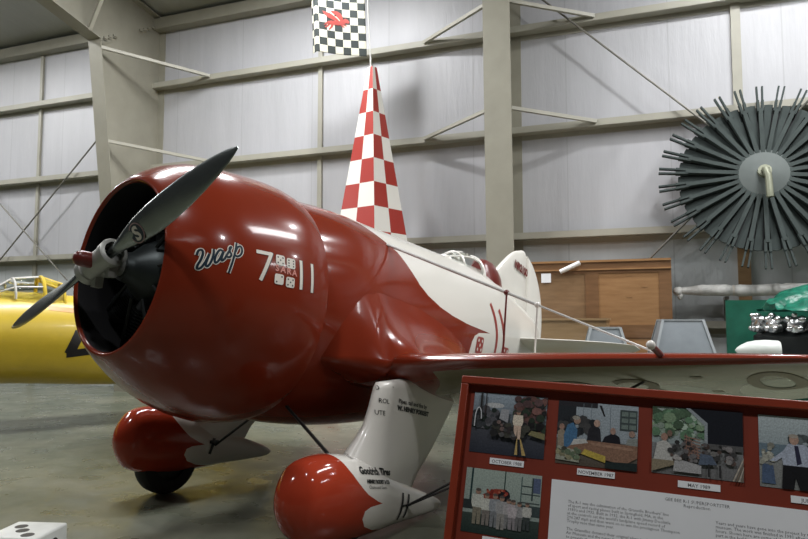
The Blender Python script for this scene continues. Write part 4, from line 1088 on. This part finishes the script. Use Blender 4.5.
p.poly([(.36, .60), (.40, .60), (.43, .36), (.38, .33)], (.03, .03, .06)); p.ell(.36, .68, .05, .075, (.44, .29, .22)); p.ell(.355, .73, .052, .03, (.4, .36, .3))
for i in range(12):
    a = R(60+i*12); b = R(72+i*12); p.poly([(.92+.28*math.cos(a), .48+.28*math.sin(a)), (.92+.28*math.cos(b), .48+.28*math.sin(b)), (.92+.26*math.cos(b), .48+.26*math.sin(b)), (.92+.26*math.cos(a), .48+.26*math.sin(a))], (.34, .35, .33))
for x, y, x2, y2 in ((.6, .62, .95, .52), (.66, .5, .72, .72), (.8, .55, .78, .74)): p.poly([(x, y), (x+.01, y+.015), (x2+.01, y2+.015), (x2, y2)], (.4, .35, .28))
p.done()
p = Photo(.038, -.241)      # group of people by a hangar
p.grad(0, .3, (.02, .035, .03), (.05, .07, .06)); p.grad(.3, 1, (.28, .34, .31), (.36, .43, .38)); p.rect(.075, .45, .10, 1, (.02, .05, .05)); p.rect(.52, .55, .535, 1, (.03, .06, .05)); p.rect(.74, .3, .755, .95, (.10, .15, .14))
for y in (.55, .68, .80): p.rect(.75, y, .99, y+.018, (.05, .07, .07))
p.rect(.88, .6, .90, .95, (.05, .07, .07)); p.rect(.90, .72, .99, .95, (.10, .13, .22)); p.rect(.74, .36, 1, .52, (.05, .07, .07)); p.rect(0, .36, .15, .5, (.03, .04, .04))
p.poly([(.22, .58), (.40, .71), (.55, .72), (.60, .62), (.46, .56), (.24, .52)], (.30, .05, .03)); p.ell(.53, .62, .08, .10, (.015, .015, .018)); p.blobs(rnd, 20, .3, .58, .58, .70, .02, [(.40, .12, .07), (.22, .03, .02)])
for x, h, sh, lg in ((.19, .56, (.52, .54, .48), (.22, .20, .15)), (.31, .50, (.55, .56, .50), (.20, .18, .16)), (.42, .52, (.30, .32, .34), (.20, .21, .22)), (.51, .52, (.34, .34, .34), (.28, .27, .25)), (.60, .46, (.40, .38, .38), (.22, .22, .22)), (.66, .46, (.45, .40, .42), (.25, .23, .24)), (.74, .44, (.30, .30, .30), (.15, .15, .15)), (.84, .42, (.50, .50, .46), (.05, .06, .06))):
    p.person(x, .12+rnd.uniform(-.03, .03), h, sh, lg)
p.poly([(.60, .30), (.70, .30), (.72, .44), (.64, .50)], (.48, .44, .45)); p.done()
def label_card(x0, z0, w, body):
    o = pb('caption_card', M['paper'], x0*KP, (x0+w)*KP, (z0-.0155)*KP, z0*KP, .0095, .0118)
    V, F = glyphs(body, .0135*KP*.85, 'CENTER', res=2, offset=.0001); mb = MB(); mb.add([((x0+w/2)*KP+u, .0092, (z0-.0122)*KP+v) for u, v in V], F)
    mb.build('caption_text', M['ink'], o, recalc=False)
label_card(.097, -.210, .090, 'OCTOBER 1988'); label_card(.322, -.211, .091, 'NOVEMBER 1987'); label_card(.558, -.212, .093, 'MAY 1989'); label_card(.797, -.216, .093, 'JUNE 1989'); label_card(.097, -.405, .09, 'JULY 1990')
sheet = pb('text_sheet', M['paper'], .261*KP, 1.0*KP, -.585*KP, -.245*KP, .0095, .0118)
def txt(body, x, z, s, ax='LEFT', line=1.0):
    V, F = glyphs(body, s*KP, ax, res=1, line=line); mb = MB(); mb.add([(x*KP+u, .0092, z*KP+v) for u, v in V], F); mb.build('sheet_text', M['ink'], sheet, recalc=False)
txt('GEE BEE R-1 SUPERSPORTSTER\nReproduction', .60, -.262, .0105, 'CENTER', .95)
txt('The R-1 was the culmination of the Granville Brothers\' line\nof sport and racing planes built in Springfield, MA, in the\n1930\'s and 1932. Built in 1932, the R-1 with Jimmy Doolittle\nat the controls set the world\'s landplane speed record of\n296.287 mph and then went on to win the prestigious Thompson\nTrophy race that same year.\n\nThe Granvilles donated their original plans to the New England\nAir Museum and the reproduction was built by volunteers\nto provide the public with a look at the famous racer.', .304, -.297, .0098, 'LEFT', .93)
txt('Years and years have gone into the project by the\nmuseum. The work was finished in 1991 after many\nhours. Shown here are some of the people who took\npart in the building of this airplane.', .640, -.300, .0098, 'LEFT', .93)

# ------------------------------------------------------------------ lamps
def area(name, loc, size, power, col=(1, .97, .9), aim=None, sy=None):
    ld = bpy.data.lights.new(name, 'AREA'); ld.energy = power; ld.color = col; ld.size = size
    if sy: ld.shape = 'RECTANGLE'; ld.size_y = sy
    o = bpy.data.objects.new(name, ld); C.objects.link(o); o.location = loc
    d = (Vector(aim) if aim else Vector(loc)+Vector((0, 0, -1)))-Vector(loc); o.rotation_euler = d.to_track_quat('-Z', 'Y').to_euler(); return o
for u in (-16, -6.5, 3.0, 12.5):          # long strip lamps hung square to the wall
    area('strip_lamp', W(u, 4.4, 7.75), .95, 470, (.985, .985, 1.0), sy=4.2).rotation_euler = (0, 0, HROT)
for u in (-11.5, -4.8, 1.2, 7.5):          # small high-bay lamps near the wall
    area('bay_lamp', W(u, 2.5, 7.6), .22, 145, (.985, .985, 1.0))
for u in (-11, -2, 5):
    area('ceiling_lamp', W(u, 11.5, 8.8), .5, 200, (.99, .98, 1.0))
w = bpy.data.worlds.new('world'); bpy.context.scene.world = w; w.use_nodes = True
w.node_tree.nodes['Background'].inputs[0].default_value = (.55, .58, .62, 1); w.node_tree.nodes['Background'].inputs[1].default_value = .03
vs = bpy.context.scene.view_settings
vs.view_transform = 'Standard'; vs.look = 'None'; vs.gamma = 1; vs.use_curve_mapping = False; vs.exposure = 0.08
